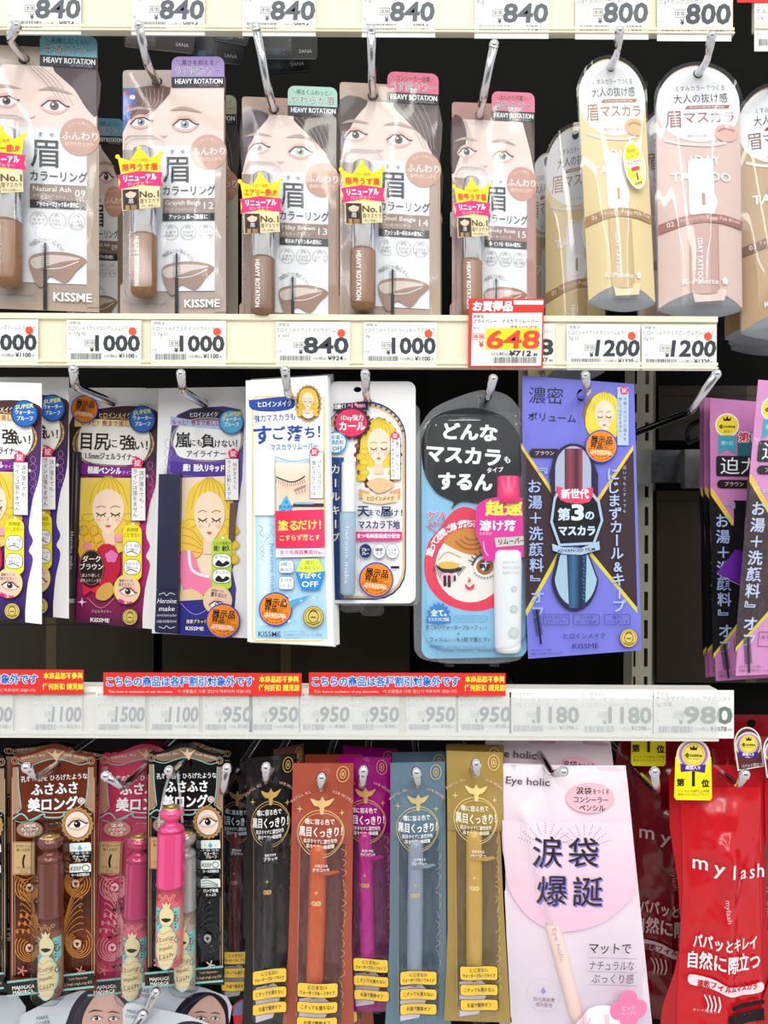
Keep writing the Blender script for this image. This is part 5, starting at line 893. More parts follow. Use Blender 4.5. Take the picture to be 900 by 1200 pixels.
# ---------------------------------------------------------------- bottom row: ornate lash packs
def lash_tube(fr, cx, dc, col, top, lbl, body=True, y0=69, tilt=0, R=14.2, body_len=91):
    g = lambda y: y + y0 - 69
    k = B(fr, 'shiny:%s:.2' % top); k.lathe(cx, [(g(72), 9), (g(74), 13.5), (g(79), 14.4), (g(84), 12), (g(86.5), 8), (g(90), 7.4), (g(92), 10), (g(94), 13.2), (g(97), 14.4), (g(99), 13.8)], dc, tilt, 28)
    c0 = cx + tilt * 27
    q = B(fr, 'metal:e8c878:.3'); q.lathe(cx, [(g(69.2), 4), (g(70), 8), (g(71.4), 10.4), (g(72.4), 11)], dc + 1, tilt); 
    c = B(fr, 'shiny:%s:.22' % top); c.lathe(c0, [(g(99), R - 1), (g(101), R - .2), (g(158), R), (g(160), R + .8), (g(161.5), R + .8), (g(162.5), R - .2)], dc, tilt, 32); cp = c.build('cap', lbl); k.build('cap_knob', parent=cp); q.build('gold_inlay', 'gold inlay on top of the cap', cp)
    c1 = cx + tilt * 93
    b = B(fr, 'gloss'); n = [(g(162.5), R - .3), (g(175), R - .2), (g(200), R - .2), (g(238), R - .2), (g(253), R - .6), (g(255), R - 3)]; b.lathe(c1, n, dc, tilt, 32, cols=[col, col, mix(col, 'e8d8a8', .25), mix(col, 'e8d8a8', .3), col, col]); tb = b.build('tube_body')
    def wr(x, y): xx = x - (c1 + (y - g(162.5)) * tilt); return dc + math.sqrt(max(0, (R - .1) ** 2 - min(xx * xx, (R - .4) ** 2))) + .15
    a = B(fr, 'gloss', 0, wrap=wr, step=2.5); X = lambda y: c1 + (y - g(162.5)) * tilt; t = g(184)
    a.poly([(X(t) - 13.6, t), (X(t) - 5, t), (X(t) - 4, t + 16), (X(t) - 9, t + 30), (X(t) - 13.6, t + 26)], '7cc8c4'); a.poly([(X(t) + 13.6, t), (X(t) + 7, t), (X(t) + 7, t + 16), (X(t) + 10, t + 28), (X(t) + 13.6, t + 24)], '7cc8c4')
    for i in range(6): a.ell(X(t) - 10 + (i % 2) * 3, t + 4 + i * 3.6, 1, 1, '1c2c34', 6); a.ell(X(t) + 10, t + 5 + i * 3.4, .9, .9, '1c2c34', 6)
    cr = 'e4d2a0'; a.ell(X(t + 10), t + 9, 9, 12, cr, 20); a.ring(X(t + 10), t + 9, 9, 12, .7, '5a3a2c', 20); a.poly(smooth([(X(t) - 6, t + 12), (X(t), t + 15), (X(t) + 6, t + 12), (X(t), t + 10)], n=3), '2c2024'); a.poly([(X(t) - 4, t - 2), (X(t) - 5, t - 8), (X(t) - 2, t - 5), (X(t), t - 9), (X(t) + 2, t - 5), (X(t) + 5, t - 8), (X(t) + 4, t - 2)], cr)
    a.ell(X(t + 46), t + 44, 12.6, 26, '8cd0c8', 26); a.ell(X(t + 46), t + 44, 11.4, 24.6, cr, 26)
    for i, wd in enumerate(('Long', 'popular', 'Lash')): a.t(wd, X(t + 34), t + 34 + i * 10, 7, '5a4030', w=16, ang=-12, it=.3)
    for i in range(4):
        for sd in (-1, 1): a.line(smooth([(X(t) + sd * 12.6, t - 16 + i * 24), (X(t) + sd * 9.5, t - 12 + i * 24), (X(t) + sd * 12, t - 8 + i * 24), (X(t) + sd * 13.2, t - 12 + i * 24)], False), .8, mix(col, '3a1018', .5))
    for i in range(5): a.ring(X(t) - 8 + i * 4, t - 15 + (i % 2) * 3, 1.6, 1.8, .6, mix(col, 'f4d090', .6), 10)
    for i in range(7): a.line(smooth([(X(t) - 10, t + 26 + i * 6.5), (X(t) - 2, t + 28 + i * 6), (X(t) + 4, t + 24 + i * 6.6), (X(t) + 10, t + 27 + i * 6.2)], False, 3), .5, mix(cr, '6a4a34', .6))
    a.t('MAJOLICA', X(g(244)), g(244), 3.6, 'f0e0d0', w=16); a.t('MAJORCA', X(g(248)), g(248.5), 3.6, 'f0e0d0', w=16)
    a.build('tube_print', 'cream and teal printed band of the tube', tb)
def lash_pack(ox, oy, label, base, base2, pat, lip, tubec, caps, M=(1, 0, 0, 1), Y=.015, tube=True, oval=None, spec='gloss', yaw=0, notes=False, detail=True, long_=0):
    sx, ky, kx, sy = M; fr = Fr('lash_mascara_pack', label, 'cosmetic pack', Y, 4, -7, (sx, kx, ox, ky, sy, oy), 'ornate lash mascara packs on the bottom row', yaw=yaw)
    out = [(-50, 258), (-50, -8)] + smooth([(-50, -12), (-44, -20), (-34, -19), (-20, -24), (-10, -29), (2, -31), (14, -29), (26, -23), (38, -20), (46, -20), (51, -13)], False, 3) + [(51, -8), (51, 258)]
    b = B(fr, spec); b.plate(out, 1, base, [(4, -7, 5.5, 4.5)]); b.build('backing_card')
    a = B(fr, spec, .1); fl = 'c8a484'; te = '8cc8c0'
    a.gpoly([(-46, 58), (47, 58), (47, 242), (-46, 242)], [base2, pat[0], base2, pat[0], base2], 1, 12)
    a.line([(-47.5, 8), (-47.5, 240)], 1, fl); a.line([(48.5, 8), (48.5, 240)], 1, fl); a.line([(-44.6, 60), (-44.6, 240)], .5, fl); a.line([(45.8, 60), (45.8, 240)], .5, fl)
    a.poly([(-47, -4), (-41, -4), (-38, 42), (-42, 50), (-47, 52)], mix(fl, base, .35)); a.poly([(48, -4), (42, -4), (39, 40), (42, 46), (48, 50)], mix(fl, base, .35)); a.line([(-41, -4), (-40, 20), (-37, 44), (-42, 50)], 1.2, te); a.line([(42, -4), (41, 20), (38, 42), (46, 46)], 1.2, te)
    a.poly(smooth([(-42, -14), (-20, -20), (0, -26), (22, -20), (44, -15), (30, -9), (18, -11), (4, -14), (-14, -11), (-30, -8)], n=3), mix(base, fl, .45)); a.line(smooth([(-42, -9), (-28, -6), (-12, -11), (2, -14), (18, -11), (32, -7), (44, -10)], False), 1, te)
    a.arc('FULFILL ALL', 2, 130, 149, -15, -4, 3.6, 'f0e4d8', .02); a.arc('YOUR WISHES', 2, 130, 149, 4, 15, 3.6, 'f0e4d8', .02); a.poly(smooth([(-8, -24), (0, -20), (3, -25), (6, -20), (14, -24), (8, -17), (5, -11), (0, -17)], n=3), 'e8c89c')
    for sx_ in (-44, 45): a.ring(sx_, -12, 4.2, 4.2, .8, fl, 16); a.ring(sx_, -12, 2, 2.6, .6, fl, 10)
    if detail:
        a.t('孔雀の羽を ひろげたような', 2, 8, 7.4, 'fff', w=78, b=.01, ang=-3)
    a.t('ふさふさ', 2, 21, 15, 'fff', w=54, b=.035, ang=-3, it=.06); a.t('美ロング', 0, 39, 16.5, 'fff', w=58, b=.035, ang=-3, it=.06); a.line(smooth([(-22, 46), (0, 49), (24, 46), (36, 38)], False), .7, 'fff'); a.ell(34, 35, 4.6, 4, 'e8dcd4', 12); a.ring(34, 35, 2.6, 2.2, .5, '6a5a50', 10)
    a.line(smooth([(-46, 56), (-36, 50), (-28, 58), (-36, 60), (-24, 57), (-10, 50), (-8, 54), (10, 54), (16, 48), (30, 54), (46, 50)], False), 1.8, te); a.line(smooth([(-44, 58), (-30, 61), (-14, 54)], False), .7, te)
    R = random.Random(4)
    for i in range(26): x = -40 + R.random() * 80; y = 58 + R.random() * 176; a.star(x, y, 1.7, .5, 4, mix(pat[1], 'fff2d0', .4))
    ov = oval or ('OR505', 'ヴィンテージ', 'オレンジ'); a.ell(-26, 68, 15.5, 9.5, mix(base2, fl, .5)); a.ring(-26, 68, 13, 7.6, .6, fl); a.t(ov[0], -26, 63.5, 5, 'fff', w=14, b=.02, ang=-3); a.t(ov[1], -26, 68.3, 5, 'fff', w=20, b=.02, ang=-3); a.t(ov[2], -26, 73, 4.8, 'fff', w=13, b=.02, ang=-3)
    # peacock feather scrolls
    for (cx, cy, s, dr) in ((-28, 135, 1, 1), (30, 130, 1, -1), (-28, 205, 1, 1), (32, 200, 1.05, -1), (-2, 168, .8, 1)):
        for k in range(5):
            r = (15 - k * 2.4) * s; a.line(ellp(cx + dr * k * .8, cy + k * .6, r, r * 1.12, 16, -60 + k * 20, 215 + k * 14), 1.25, pat[1])
        a.ell(cx + dr * 2, cy + 1, 4.6 * s, 4.8 * s, mix(pat[1], 'fff', .35), 14); a.poly([(cx + dr * 2, cy + 4.5), (cx + dr * 2 - 2.6, cy), (cx + dr * 2, cy - .6), (cx + dr * 2 + 2.6, cy)], base2)
    for i in range(9):
        for dr in (-1, 1): a.line(smooth([(dr * 8, 215 - i * 2), (dr * (18 + i), 195 - i * 7), (dr * (28 + i * 1.5), 186 - i * 8), (dr * (38 - i * .5), 178 - i * 7 + 6)], False), .9, pat[1])
        a.ell(-22 - i * 2.2, 168 + (i % 3) * 9, 1.6, 3, pat[1], 8)
    for dr in (-1, 1):
        for k in range(5): t = k * 1.256; a.line([(dr * 34, 232), (dr * 34 + 6 * math.cos(t), 232 + 6 * math.sin(t))], 1.4, 'd87c6c' if base != '111114' else 'e8cdb4')
        for i in range(5): a.line(smooth([(dr * 44, 100 + i * 5), (dr * 30, 106 + i * 5), (dr * 18, 100 + i * 5)], False), .8, pat[1])
    a.rot(-4, 30, 62); a.ell(31, 61, 17.5, 18.5, 'd2aa70')
    for i in range(20): t = i * math.pi / 10; a.ell(31 + 16.5 * math.cos(t), 61 + 18 * math.sin(t), 2.4, 2.4, 'b88c50', 8)
    a.ell(31, 61, 14.8, 16, '5a3c20'); a.ell(31, 61, 14, 15.2, 'f3dccb'); a.rot(); eye(a, 31, 61, 20, '140c0a', 'd8b49a', -4)
    a.rect(-44, 81, -18, 119, 'caa878', 1); a.box(-43, 82, -19, 118, .5, '6a4c28', 1); a.t('ダマをつくらず', -31, 86, 4, '3c2818', w=19, b=.01); a.t('長くのばす！', -31, 90.5, 4, '3c2818', w=17, b=.01); a.line(smooth([(-30, 96), (-32, 104), (-31, 111)], False), 2.2, '1c1410'); a.t('ブラッシング', -31, 111.5, 3.8, '3c2818', w=17); a.t('コーム', -31, 115.5, 3.8, '3c2818', w=9)
    for i, (y, w1) in enumerate(((82, 'ウォーター'), (106, 'カール記憶処方'), (128, 'ロング効果'))[:3 if long_ else 2]):
        a.rot(-3, 34, y); a.rect(22, y, 47, y + 11, 'e8f0ea', 2); a.rect(22, y + 10, 47, y + (22 if i != 1 else 16), '141214', 1)
        if i == 0: a.poly([(34, y + 2), (37, y + 7), (34, y + 9.5), (31, y + 7)], '5cb0d0'); a.line([(26, y + 5), (29, y + 7)], .6, '5cb0d0'); a.line([(42, y + 5), (39, y + 7)], .6, '5cb0d0'); a.t('汗・皮脂・涙に強い', 34.5, y + 12, 3.2, 'fff', w=22); a.t(w1, 34.5, y + 16, 4.6, 'fff', w=18, b=.02); a.t('プルーフ', 34.5, y + 20, 4.4, 'fff', w=14, b=.02)
        elif i == 1: a.t('KEEP', 30, y + 5.5, 6.4, '2c3834', w=13, b=.01); a.ring(41, y + 5.5, 4, 3.6, .9, '2c3834', 12); a.t(w1, 34.5, y + 13, 3.8, 'fff', w=21, b=.02)
        else:
            for q in range(3): a.line(smooth([(23, y + 3 + q * 3), (32, y + 2 + q * 3), (44, y + 7 + q)], False, 3), .9, '3c5a5c')
            a.t(w1, 34.5, y + 14, 4.4, 'fff', w=19, b=.02); a.t('たっぷり', 34.5, y + 19, 4, 'fff', w=13, b=.02)
        a.rot()
    if notes:
        for x, y in ((-24, 160), (-28, 192), (-22, 226)): a.ell(x, y, 2.4, 1.8, '2c1418', 10); a.ell(x + 8, y - 2, 2.4, 1.8, '2c1418', 10); a.line([(x + 2, y), (x + 2, y - 10), (x + 10, y - 12), (x + 10, y - 2)], .9, '2c1418')
    a.poly([(-50, 244), (51, 232), (51, 250), (-50, 261)], '141416'); a.line([(-50, 244), (51, 232)], 2.4, te); a.line([(-50, 260), (51, 249)], 2.4, te)
    for i in range(24): a.ell(-48 + i * 4.2, 243.8 - i * .5, .5, .5, '20504c', 5)
    a.t('MAJOLICA', -31, 249, 5.8, 'f4e8e0', w=26, b=.03, ang=-6, it=.1); a.t('MAJORCA', -31, 254.5, 5.8, 'f4e8e0', w=24, b=.03, ang=-6, it=.1); a.t('Lash Expander', 33, 238.5, 4, 'd8b48c', w=22, ang=-6, it=.2); a.t('LongLongLong EX', 33, 244.5, 4.6, 'd8b48c', w=32, ang=-6, it=.2)
    a.build('printed_artwork')
    if tube:
        lash_tube(fr, 3, 13, tubec[0], tubec[1], caps)
        bl = B(fr, 'clear:fcfdff:.0:.05'); bl.rdome(-17, 62, 23, 264, 15, 33, 7, 2, d=.5); bl.build('blister', 'clear plastic blister over the tube')
    return fr
lash_pack(62, 903, 'copper brown ornate lash mascara pack with a brown tube, second from the left edge', '6a2c18', '3c1408', ('6a2c0c', 'c07a34'), None, ('7c3c28', '7a4438'), 'metallic brown fluted cap', Y=.015)
lash_pack(168, 903, 'pink ornate lash mascara pack with a pink tube, half behind the black pack', 'c03a5c', 'b83c60', ('dc5070', 'f0a0a8'), None, ('d85874', 'cc4470'), 'metallic pink cap', (1.04, .02, -.04, 1.0), .035, oval=('20', 'シャンパン', 'ピンク'), notes=True)
lash_pack(217, 901, 'black ornate lash mascara pack with teal curtain print and a gold-framed eye', '111114', '0c0c10', ('16161a', '303036'), None, ('a89c88', 'a8a4a0'), 'metallic grey cap', (.9, .035, 0, .975), .008, oval=('BK999', 'ブラック', ''), long_=1)
lash_pack(-42, 905, 'dark violet ornate lash mascara pack cut by the left edge of the photo', '1c1418', '181014', ('241a20', '54402c'), None, ('4a2c2c', '8c7468'), 'dark metallic cap', (.98, -.01, 0, 1.0), .02, oval=('BK999', 'ブラック', ''))
lash_pack(66, 893, 'dark lash mascara pack whose teal-lined scalloped top shows above the brown one', '0c1012', '0c1012', ('16161a', '303036'), None, None, None, (1.25, .08, 0, .8), .06, tube=False, detail=False)
lash_pack(176, 898, 'dark red lash mascara pack whose scalloped top shows above the pink one', '5a1420', '5a1420', ('6a1c2c', '9a3c44'), None, None, None, (.95, .02, -.03, .95), .075, tube=False, detail=False)
lash_pack(228, 893, 'second black lash mascara pack, its top and right rim showing behind the front black one', '0a0c0e', '0a0c0e', ('121214', '26262a'), None, None, None, (.86, .02, 0, .9), .05, tube=False, detail=False)
# loose pink tester mascara hanging on a plastic loop
fr = Fr('mascara_tester', 'loose bright pink mascara tester hanging by a clear plastic loop before the black pack', 'mascara', -.012, 202, 905, (1, -.02, 0, 0, 1, 0))
fr.M = (1, -.02, 18.6, 0, 1, 0); fr.o = P(*fr.px(202, 905), -.012); fr.root.location = fr.o
lash_tube(fr, 202, 0, 'd8586c', 'f0508c', 'bright metallic pink cap', y0=943, tilt=0, R=16.2)
lp = B(fr, 'clear:f4f8fa:.12:.08'); lp.plate([(190, 962), (196, 918), (199, 902), (203, 902), (201, 920), (196, 962)], .4, d=2, th=.6) if 0 else None
o = wires('plastic_loop', [([Vector(fr.root.location) + Vector(fr.L(*p)) for p in ((188, 962, 6), (194, 925, 4), (200, 903, 2), (203, 901, 1), (207, 904, 0), (211, 925, 3), (216, 962, 6))], .0009)], 'clear:f0f6f8:.25:.1', fr.root, fr.root.location)
# ---------------------------------------------------------------- liner pouches
def bulge(x, y, h=13): return h * max(0, math.cos(math.pi * min(1, abs(x) / 36) / 2)) * max(0, min(1, (y + 12) / 70)) + .5
def liner_pouch(ox, oy, label, base, pen, ink, name, M=(1, 0, 0, 1), Y=.002, gold='dcb468', win='3c2c34', back=False, yaw=0, paper=True, edge=None):
    sx, ky, kx, sy = M; fr = Fr('eyeliner_pouch', label, 'cosmetic pouch', Y, 0, 0, (sx, kx, ox, ky, sy, oy), 'foil eyeliner pouches on the bottom row', yaw=yaw)
    out = [(-35, -18), (36, -18), (37, 60), (38, 200), (41, 262), (44, 310), (-42, 310), (-39, 262), (-36, 200), (-35, 60)]
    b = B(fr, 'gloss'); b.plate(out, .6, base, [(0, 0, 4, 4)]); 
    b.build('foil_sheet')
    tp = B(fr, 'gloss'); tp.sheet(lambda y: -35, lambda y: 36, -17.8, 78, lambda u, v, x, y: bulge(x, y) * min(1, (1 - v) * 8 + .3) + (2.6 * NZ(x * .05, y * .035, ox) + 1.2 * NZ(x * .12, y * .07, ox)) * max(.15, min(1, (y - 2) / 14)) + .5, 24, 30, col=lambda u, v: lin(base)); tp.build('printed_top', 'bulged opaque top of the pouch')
    a = B(fr, 'gloss', .1); a.poly([(-24, 76), (28, 76), (28, 292), (-24, 292)], mix(base, win, .75)); a.line([(-25, 76), (-25, 290)], .6, mix(base, gold, .5)); R = random.Random(int(ox))  # darker window tone stands for the shade inside the pouch
    for i in range(16): a.line(smooth([(24 + R.random() * 6, 84 + i * 12), (27 + R.random() * 4, 88 + i * 12), (24 + R.random() * 5, 93 + i * 12)], False, 3), .7, mix(base, gold, .7))
    if paper: a.poly([(-22, 262), (4, 258), (16, 268), (2, 300), (-22, 304)], 'e8dce4')
    a.build('inner_sheet')
    p = B(fr, 'plas:%s:.25' % pen); p.lathe(-2, [(74, 4), (76, 9), (82, 10), (150, 10.2), (151, 10.4), (232, 10.2), (250, 8), (256, 3)], 9, -.01); pn = p.build('liner_pen', 'glossy pen barrel seen through the film')
    a = B(fr, 'gloss', .5, wrap=lambda x, y: 19 - min(9, abs(x + 2)) ** 2 * .055, step=3); a.t('∞', -3, 140, 12, gold, w=11, b=.05) ; a.star(-3, 128, 3, 1, 4, gold)
    a.build('gold_print', parent=pn)
    w = lambda x, y: bulge(x, y) + 1.6 + (2.6 * NZ(x * .05, y * .035, ox) + 1.2 * NZ(x * .12, y * .07, ox)) * max(.15, min(1, (y - 2) / 14))
    a = B(fr, 'gloss', .8, wrap=w, step=3); g = gold
    a.ring(24, -6, 7, 9, .9, g, 20); a.ring(24, -6, 3, 5, .9, g, 14); a.ell(24, -6, 1, 2.6, g, 8)
    a.arc('FULFILL ALL', 0, 62, 50, -46, -14, 4.6, mix(g, 'f8c0c0', .6)); a.arc('YOUR WISHES', 0, 62, 50, 14, 46, 4.6, mix(g, 'f8c0c0', .6)); a.poly(smooth([(-13, 21), (-3, 24), (1, 19), (5, 24), (15, 21), (9, 29), (4, 31), (3, 38), (-1, 38), (-2, 31), (-8, 29)], n=3), g); a.star(-25, 34, 4.4, 1, 4, g); a.star(24, 38, 4, 1, 4, g)
    a.ring(0, 61, 27, 27, .9, g, 36); a.ring(1, 61, 25, 24, .6, g, 36)
    a.t('瞳に宿る色で', -1, 47, 7, ink, w=34, b=.014); a.t('黒目くっきり！', 0, 59, 12.5, ink, w=50, b=.024, ang=1); a.t('肌浮きせずに濃密発色', 0, 69.5, 5.4, ink, w=39, b=.012); a.t('描きやすい極細筆', 0, 75.5, 5.2, ink, w=33, b=.012)
    a.build('top_lettering')
    a = B(fr, 'print', 20.5); a.t(name[0], 2, 96, 4.6, ink, w=15, b=.02); a.t(name[1], 2, 101, 5, ink, w=19, b=.03); a.poly([(-10, 104), (20, 101), (24, 103), (12, 107), (-8, 106)], mix(base, pen, .5)); a.build('shade_print')
    for y, tx in ((240, ('にじまない', 'ウォータープルーフタイプ')), (260, ('こすっても落ちない', '')), (278, ('お湯で簡単オフ', ''))):
        q = 8 if tx[1] else 6.2; yw = lambda x: -2.5 + abs(x - 2) * .12
        a = B(fr, 'print', 21, wrap=lambda x, y: 1.4 * math.sin(x * .11 + ox) + 1, step=4); a.rect(-23, y - q - .6, 25, y + q + .6, '2c241c', 2); a.rect(-22, y - q, 24, y + q, 'f0c648', 2.6)
        if tx[1]: a.t(tx[0], 1, y - 3.4, 5.4, '2c2210', w=22, b=.02); a.t(tx[1], 1, y + 3, 5, '2c2210', w=40, b=.02)
        else: a.t(tx[0], 1, y, 5.6, '2c2210', w=38 if len(tx[0]) > 7 else 30, b=.02)
        a.build('yellow_label')
    fm = B(fr, 'clear:fcfcff:.015:.05'); fm.sheet(lambda y: -26, lambda y: 29, 77, 300, lambda u, v, x, y: 3 + 20 * max(0, math.cos(math.pi * min(1, abs(x - 1) / 28) / 2)) ** .8 + 4 * NZ(x * .07, y * .025, ox) + 3 * NZ(x * .15, y * .06, ox), 30, 110); fm.build('clear_window', 'clear film window over the pen')
    return fr
liner_pouch(378, 912, 'front rust-orange foil eyeliner pouch with an orange pen', 'a8503c', 'c85a2c', 'fff0e8', ('OR514', 'テラコッタ'), (1, 0, -.02, .985), .002, 'e8c080')
liner_pouch(427, 903, 'magenta foil eyeliner pouch between the rust and the blue-grey ones', '960c70', 'b0107c', 'f4e0f0', ('RD95', 'ワインピンク'), (.86, .03, .03, .91), .016, 'c89858', '4a0c3c')
liner_pouch(489, 910, 'blue-grey foil eyeliner pouch with a silver-grey pen', '647c8c', '8c98a8', 'f4f8f8', ('GY811', 'ブルーグレー'), (.9, -.02, 0, .94), .004, 'd0bc80', '3c4c5c')
liner_pouch(556, 898, 'front gold foil eyeliner pouch with a golden pen', 'a88c4c', 'c8a048', 'fcf4dc', ('BE302', 'ベージュ'), (.93, .03, .01, .965), .002, 'f0d890', '5c4c34')
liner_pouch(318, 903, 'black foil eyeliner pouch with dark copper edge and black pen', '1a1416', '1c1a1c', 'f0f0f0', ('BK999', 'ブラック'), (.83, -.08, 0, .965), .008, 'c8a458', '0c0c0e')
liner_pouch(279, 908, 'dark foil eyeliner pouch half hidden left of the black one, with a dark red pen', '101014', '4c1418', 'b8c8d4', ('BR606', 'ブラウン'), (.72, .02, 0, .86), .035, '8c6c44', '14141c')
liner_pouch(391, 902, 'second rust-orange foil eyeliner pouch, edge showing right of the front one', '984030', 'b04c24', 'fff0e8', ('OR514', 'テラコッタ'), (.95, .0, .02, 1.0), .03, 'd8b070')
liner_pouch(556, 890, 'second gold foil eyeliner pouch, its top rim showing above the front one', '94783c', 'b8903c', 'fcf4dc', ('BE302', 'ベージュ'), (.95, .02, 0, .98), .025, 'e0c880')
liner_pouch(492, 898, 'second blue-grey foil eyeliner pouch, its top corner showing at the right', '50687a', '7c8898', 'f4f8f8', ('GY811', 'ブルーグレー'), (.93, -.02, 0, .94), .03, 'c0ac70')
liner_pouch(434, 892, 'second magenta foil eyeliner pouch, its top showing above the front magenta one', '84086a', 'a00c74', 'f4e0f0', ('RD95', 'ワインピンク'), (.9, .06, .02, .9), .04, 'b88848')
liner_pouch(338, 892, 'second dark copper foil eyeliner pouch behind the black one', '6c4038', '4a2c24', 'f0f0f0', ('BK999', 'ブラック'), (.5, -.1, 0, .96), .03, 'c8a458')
# ---------------------------------------------------------------- pale pink concealer pencil pouches
def pink_pouch(M, label, Y, base='efdbe8', detail=True, yaw=0):
    fr = Fr('concealer_pencil_pouch', label, 'cosmetic pouch', Y, 650, 905, M, 'pale pink concealer pencil pouches', yaw=yaw)
    out = [(583, 903), (586, 896), (593, 894.5), (722, 899), (731, 902), (735, 912), (752, 1080), (768, 1240), (601, 1240), (590, 1060)]
    b = B(fr, 'film_print'); b.plate(out, 1, base, [(650, 907, 5, 5)]); b.build('pouch_sheet')
    w = lambda x, y: 9 * max(0, 1 - ((x - 662 - (y - 900) * .06) / 78) ** 2) * max(0, min(1, (y - 905) / 60)) + .8 + (6 * math.exp(-((x - 612 - (y - 940) * .26) / 8.5) ** 2) * max(0, min(1, (y - 938) / 14)) if detail else 0)
    fm = B(fr, 'gloss'); fm.sheet(lambda y: 584 + (y - 900) * .05, lambda y: 733.5 + (y - 900) * .098, 897, 1236, lambda u, v, x, y: w(x, y) + 1.6 * NZ(x * .03, y * .02, 5) * min(1, v * 6) - .8, 60, 60, col=lambda u, v: mix(mix(base, 'f6ecf2', max(0, 1 - v * 5)), 'd9cfdc', max(0, min(1, (v - .45) * 3)))); fm.build('pouch_front')
    a = B(fr, 'film_print', 2.2, wrap=w, step=4); ink = '2c2226'
    ar = [(591 + (y - 960) * .05 + 2, y) for y in (940, 1000, 1040)]; a.gpoly(smooth([(588, 960), (592, 1020), (600, 1048), (622, 1074), (655, 1086), (700, 1078), (732, 1056), (744, 1034), (738, 960)], False, 4), ['f4e2ee', 'efcfe2', 'f0c2da'], 1, 8)
    a.t('Eye holic', 618, 914, 12, '5a5058', w=51, b=.01, ang=3); a.ell(690, 933, 28, 17, 'f2b8c8'); a.ell(690, 933, 27, 16, 'f4c2cf')
    a.t('涙袋', 683, 925, 8.6, ink, w=18, b=.02, ang=2); a.t('をつくる', 703, 926, 6.4, ink, w=19, b=.01, ang=2); a.t('コンシーラー', 691, 935, 8, ink, w=40, b=.015, ang=2); a.t('ペンシル', 692, 944, 8, ink, w=30, b=.015, ang=2)
    pu = '8478d0'
    for ch, x, y in (('涙', 639, 994), ('袋', 681, 995), ('爆', 645, 1038), ('誕', 686, 1040)): a.t(ch, x + 1.8, y + 1.8, 37, pu, ang=2); a.t(ch, x, y, 37, ink, b=.006, ang=2)
    for cx in (637, 681):
        for i in range(9):
            t = math.radians(-70 + i * 17.5)
            for k in range(5): a.ell(cx + (19 + k * 3.2) * math.sin(t), 988 - (17 + k * 2.8) * math.cos(t), .6, .6, '3c3440', 5)
    a.t('マットで', 711, 1103, 14, '3c2c34', w=50, b=.01, ang=4); a.t('ナチュラルな', 713, 1123, 12, '3c2c34', w=53, ang=4); a.t('ぷっくり感', 714, 1138, 12, '3c2c34', w=50, ang=4)
    for y in (1113, 1129, 1144): a.line([(685, y - 1), (743, y + 4)], .5, '8c7c88')
    for y in (1148, 1204):
        for i in range(36): t = i * math.pi / 18; a.ell(634 + 19 * math.cos(t), y + 8 + 19 * math.sin(t), .5, .5, '8c7ca0', 4)
    a.poly([(633, 1144), (636, 1150), (633, 1153), (630, 1150)], '9c8cc8'); a.t('目元美容液', 634, 1159, 5.4, '8c5c7c', w=24, b=.01); a.t('成分配合', 634, 1165, 5.4, '8c5c7c', w=19, b=.01)
    a.ell(700, 1204, 37, 40, 'f6f0f4'); a.line(smooth([(672, 1186), (680, 1172), (678, 1190), (692, 1170), (690, 1188), (704, 1176)], False), 2.6, 'f0c4cc'); a.rect(700, 1174, 708, 1215, 'f2ccd4', 3); a.t('コンシーラー', 681, 1197, 6, '8c6c80', w=28)
    flower(a, 731, 1171, 21, 'ee7cae', None, 4); a.ell(731, 1171, 12, 12, 'ee7cae'); a.t('ピンク', 731, 1169, 5.4, 'fce4f0', w=15); a.t('ベージュ', 731, 1175, 5.4, 'fce4f0', w=18)
    a.build('printed_artwork')
    if detail:
        p = B(fr, 'plas:f0d4cc:.35'); p.lathe(645, [(1075, 7), (1078, 9.2), (1120, 9.4), (1180, 9), (1206, 5)], 10, .26, sq=.9); pn = p.build('pencil', 'pale peach pencil lying diagonally inside')
        a = B(fr, 'print', 19); a.t('Eye holic', 651, 1098, 7, 'c8a4b8', w=40, ang=76); a.build('pencil_lettering', parent=pn)
        f2 = B(fr, 'clear:fbf8fc:.28:.1'); f2.sheet(lambda y: 585 + (y - 900) * .05, lambda y: 733 + (y - 900) * .098, 940, 1236, lambda u, v, x, y: 2.4 + 18 * math.exp(-((x - 612 - (y - 940) * .26) / 17) ** 2) * min(1, v * 7) + 1.5 * NZ(x * .05, y * .02, 9) + w(x, y) * .2, 40, 60)
    return fr
pink_pouch(None, 'front pale pink concealer pencil pouch with large black and violet lettering', .002)
pink_pouch((.98, 0, -3, .015, 1, -41), 'second pale pink concealer pencil pouch, top and left side showing behind the front one', .035, 'e4bccb', False)
